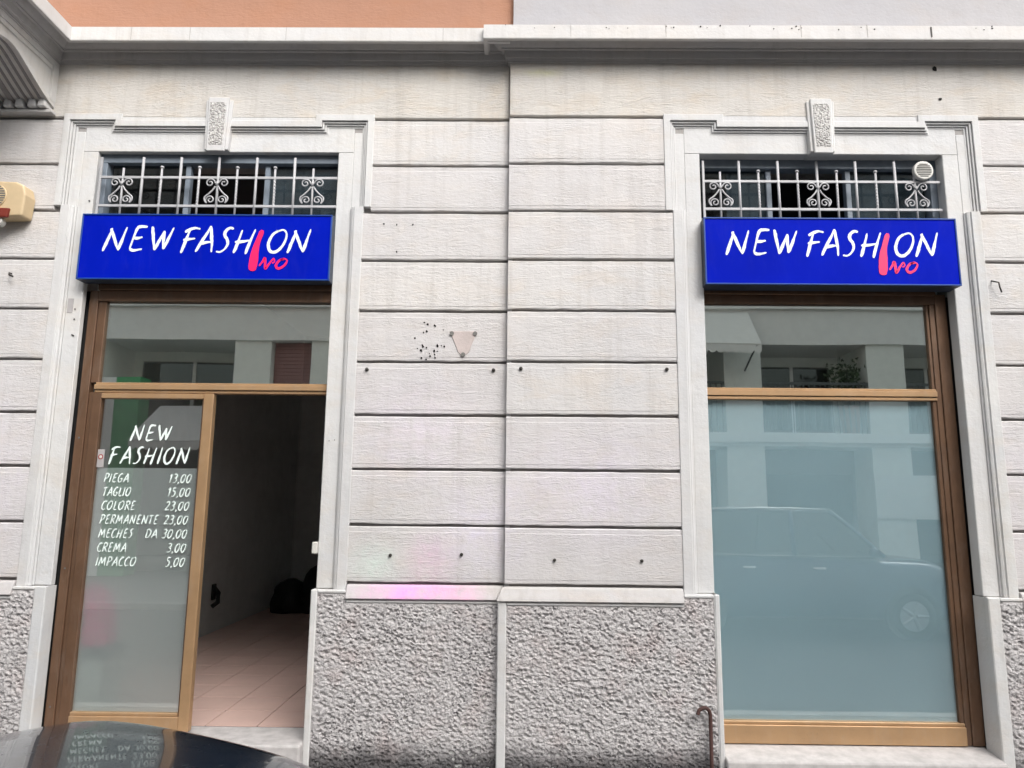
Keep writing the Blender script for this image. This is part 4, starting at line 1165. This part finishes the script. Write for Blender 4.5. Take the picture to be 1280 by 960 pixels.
# balcony plant
pp = empty('potted_plant', (7.45, YO - 0.25, 3.25)); tag(pp, 'bushy potted plant on the balcony opposite, mirrored in the right transom pane', 'plant')
MB().tube([(7.45, YO - 0.25, 3.25), (7.45, YO - 0.25, 3.9)], [0.17, 0.24], 16).build('pot', 'terracotta', pp)
MB().tube([(7.45, YO - 0.25, 3.88), (7.47, YO - 0.25, 4.3), (7.43, YO - 0.22, 4.7)], [0.03, 0.02, 0.01], 6).build('stem', 'rust', pp)
lv = MB()
for k in range(420):
    d = Vector((rnd.gauss(0, 1), rnd.gauss(0, 1), rnd.gauss(0, 1))).normalized() * rnd.uniform(0.1, 0.5)
    c = Vector((7.45, YO - 0.25, 4.55)) + Vector((d.x * 1.1, d.y * 0.7, d.z * 1.0))
    u = Vector((rnd.uniform(-1, 1), rnd.uniform(-1, 1), rnd.uniform(-1, 1))).normalized() * 0.055
    w = u.cross(Vector((rnd.uniform(-1, 1), rnd.uniform(-1, 1), rnd.uniform(-1, 1)))).normalized() * 0.025
    lv.add([c - u, c + w, c + u, c - w], [(0, 1, 2, 3)])
lv.build('foliage', 'leaf', pp)

# ------------------------------------------------------------------ parked cars
def car(name, loc, rz, paint, label, L=3.7, W=1.6, H=1.48, hood_z=0.93, belt=0.95, cowl=0.30, group='cars parked in the street'):
    """u runs from the nose (u = 0) backwards, v to the left, z up from the road"""
    c = empty(name, loc, rz); tag(c, label, 'car', group)
    hw = W / 2
    lo = dict(local=True)
    P = lambda u, v, zz: (v, -u, zz)          # local frame: +y is the nose direction
    # lower body as a loft of closed half-rings
    st = []
    def hoodz(u): return hood_z + 0.075 * (1 - math.exp(-u / 0.9)) 
    us = [0.00, 0.03, 0.08, 0.16, 0.30, 0.50, 0.80, 1.05, 1.5, 2.2, L - 0.7, L - 0.25, L - 0.06, L]
    body = MB(); ring = []
    for u in us:
        tn = min(1.0, u / 0.55); tr = min(1.0, (L - u) / 0.4)
        w = hw * (0.74 + 0.26 * math.sin(tn * math.pi / 2)) * (0.86 + 0.14 * math.sin(max(0, tr) * math.pi / 2))
        top = hoodz(u) if u < 1.2 else belt + 0.05
        if u < 0.30: top = hoodz(u) - 0.30 * (1 - u / 0.30) ** 2.6
        if u > L - 0.3: top = belt + 0.05 - 0.25 * (1 - (L - u) / 0.3) ** 2
        zb = 0.20 + (0.06 if u < 0.05 or u > L - 0.05 else 0)
        crown = 0.055
        pr = []
        for k, (fv, ft) in enumerate(((0, 0), (0.90, 0.0), (0.985, 0.16), (1.0, 0.42), (0.995, 0.66), (0.965, 0.83), (0.90, 0.925), (0.78, 0.968), (0.55, 0.988), (0.28, 0.997), (0, 1.0))):
            zz = zb + (top - zb) * ft
            pr.append((w * fv, zz))
        ring.append((u, pr))
    n = len(ring[0][1])
    vs = []
    for u, pr in ring:
        row = [P(u, -v, zz) for v, zz in pr] + [P(u, v, zz) for v, zz in reversed(pr[1:-1])]
        vs += row
    W_ = 2 * n - 2
    fs = [(i * W_ + k, i * W_ + (k + 1) % W_, (i + 1) * W_ + (k + 1) % W_, (i + 1) * W_ + k) for i in range(len(ring) - 1) for k in range(W_)]
    fs += [tuple(range(W_ - 1, -1, -1)), tuple((len(ring) - 1) * W_ + k for k in range(W_))]
    body.add(vs, fs)
    bo = body.build('body', paint, c, smooth=True, subsurf=2, **lo)
    # cabin: glass loft and painted roof
    cu = 1.02
    prof = [(cu, belt + 0.02, 0.88), (cu + 0.36, belt + 0.30, 0.80), (cu + 0.66, H - 0.03, 0.71), (cu + 1.2, H - 0.015, 0.72), (L - 0.75, H - 0.03, 0.70), (L - 0.40, belt + 0.33, 0.76), (L - 0.16, belt + 0.02, 0.82)]
    gl = MB(); vs = []
    for u, zt, f in prof:
        zl = belt - 0.02
        tz = max(zt, zl + 0.02)
        wt = hw * f; wb = hw * 0.90
        vs += [P(u, -wb, zl), P(u, -(wb + (wt - wb) * min(1, (tz - zl) / (H - zl))), tz), P(u, 0, tz + 0.015), P(u, (wb + (wt - wb) * min(1, (tz - zl) / (H - zl))), tz), P(u, wb, zl)]
    fs = [(i * 5 + k, i * 5 + k + 1, (i + 1) * 5 + k + 1, (i + 1) * 5 + k) for i in range(len(prof) - 1) for k in range(4)]
    gl.add(vs, fs)
    gl.build('cabin_glass', 'car_glass', c, smooth=True, auto=35, **lo)
    rf = MB(); vs = []
    for u, zt, f in prof[2:5]:
        wt = hw * (0.90 + (f - 0.90) * 1.0) + 0.012
        vs += [P(u, -wt, zt - 0.012), P(u, -wt * 0.9, zt + 0.012), P(u, 0, zt + 0.035), P(u, wt * 0.9, zt + 0.012), P(u, wt, zt - 0.012)]
    fs = [(i * 5 + k, i * 5 + k + 1, (i + 1) * 5 + k + 1, (i + 1) * 5 + k) for i in range(2) for k in range(4)]
    rf.add(vs, fs)
    ro = rf.build('roof', paint, c, smooth=True, **lo)
    so = ro.modifiers.new('thick', 'SOLIDIFY'); so.thickness = 0.03
    for sg in (-1, 1):
        # pillars
        for (ua, za, fa), (ub, zb_, fb) in (((cu, belt, 0.89), (cu + 0.66, H - 0.02, 0.72)), ((cu + 1.25, belt, 0.91), (cu + 1.22, H - 0.02, 0.73)), ((L - 0.16, belt, 0.83), (L - 0.75, H - 0.02, 0.71))):
            MB().tube([P(ua, sg * hw * fa, za), P((ua + ub) / 2, sg * hw * (fa + fb) / 2 + sg * 0.012, (za + zb_) / 2 + 0.01), P(ub, sg * hw * fb, zb_)], [0.035, 0.03, 0.03], 8).build('pillar', paint, c, smooth=True, **lo)
        MB().tube([P(cu + 0.66, sg * hw * 0.745, H + 0.0), P(cu + 1.2, sg * hw * 0.755, H + 0.015), P(L - 0.75, sg * hw * 0.735, H)], 0.012, 6).build('roof_trim', 'car_chrome', c, smooth=True, **lo)
        MB().tube([P(cu + 0.12, sg * hw * 0.935, belt + 0.01), P(L - 0.45, sg * hw * 0.925, belt + 0.01)], 0.010, 6).build('belt_trim', 'car_chrome', c, smooth=True, **lo)
        mi = MB(); mi.ball(P(cu + 0.22, sg * (hw + 0.09), belt + 0.07), 0.1, 12, 8, (0.9, 0.55, 0.7)); mi.build('mirror', paint, c, smooth=True, **lo)
        for uu in (cu + 0.95, cu + 1.9):
            if uu < L - 0.7:
                MB().box(sg * hw * 0.99, sg * (hw + 0.022), -(uu + 0.09), -(uu - 0.09), belt - 0.16, belt - 0.13).build('door_handle', 'car_chrome', c, bevel=0.006, **lo)
        hl = MB(); hl.ball(P(0.16, sg * hw * 0.66, hood_z - 0.20), 0.14, 14, 8, (1.0, 0.9, 0.62)); hl.build('headlight', 'headlight', c, smooth=True, **lo)
        tl = MB(); tl.ball(P(L - 0.08, sg * hw * 0.74, belt - 0.10), 0.12, 12, 8, (0.7, 0.6, 1.3)); tl.build('taillight', 'taillight', c, smooth=True, **lo)
        for uu in (0.72, L - 0.68):
            ax = sg * (hw - 0.19)
            wz = 0.31
            arch = MB().disc((sg * hw * 0.93 if sg > 0 else sg * hw * 0.93 - (hw * 0.075), -uu, wz + 0.02), 0.365, hw * 0.075, 'x', 28).build('wheel_arch', 'car_trim', c, **lo)
            wh = MB()
            n_ = 28; prof_w = ((0.20, 0.0), (0.285, 0.0), (0.308, 0.025), (0.310, 0.09), (0.310, 0.13), (0.305, 0.185), (0.285, 0.205), (0.20, 0.205))
            vs = []
            for k in range(n_):
                an = 2 * math.pi * k / n_
                for r_, d_ in prof_w: vs.append((ax + sg * d_ * 1.0, -uu + r_ * math.cos(an), wz + r_ * math.sin(an)))
            q = len(prof_w)
            wh.add(vs, [(k * q + j, k * q + j + 1, ((k + 1) % n_) * q + j + 1, ((k + 1) % n_) * q + j) for k in range(n_) for j in range(q - 1)])
            wo_ = wh.build('wheel', 'tyre', c, smooth=True, **lo)
            rm = MB(); rm.disc((ax + (sg * 0.185 if sg > 0 else sg * 0.195), -uu, wz), 0.20, 0.01, 'x', 24)
            for s5 in range(5):
                an = 2 * math.pi * s5 / 5
                rm.tube([(ax + sg * 0.20, -uu + 0.03 * math.cos(an), wz + 0.03 * math.sin(an)), (ax + sg * 0.200, -uu + 0.19 * math.cos(an), wz + 0.19 * math.sin(an))], [0.03, 0.022], 6)
            rm.build('rim', 'rim', wo_, **lo)
    MB().box(-hw * 0.42, hw * 0.42, -0.03, 0.025, hood_z - 0.32, hood_z - 0.20).build('grille', 'car_trim', c, bevel=0.01, **lo)
    MB().box(-0.26, 0.26, -0.02, 0.045, hood_z - 0.50, hood_z - 0.39).build('number_plate', 'plate', c, bevel=0.004, **lo)
    MB().box(-hw * 0.80, hw * 0.80, -0.06, 0.035, 0.24, 0.36).build('bumper', 'car_trim', c, bevel=0.03, seg=2, **lo)
    return c
# nose-in to the kerb: only its bonnet reaches into the picture
car('parked_car', (-1.06, -1.70, -0.1), R(-26), 'car_black', 'glossy black car, its bonnet rising in front of the open shop door', L=3.6, W=1.48, H=1.45, hood_z=0.94, belt=0.98)
car('parked_car', (6.1, -6.15, -0.1), R(-90), 'car_blue', 'dark blue car across the street, mirrored in the frosted window', L=4.3, W=1.78, H=1.72, hood_z=1.02, belt=1.08)
car('parked_car', (10.9, -6.2, -0.1), R(-90), 'car_grey', 'silver car parked ahead of the blue one across the street, mirrored', L=4.0, W=1.7, H=1.5, hood_z=0.93, belt=0.96)
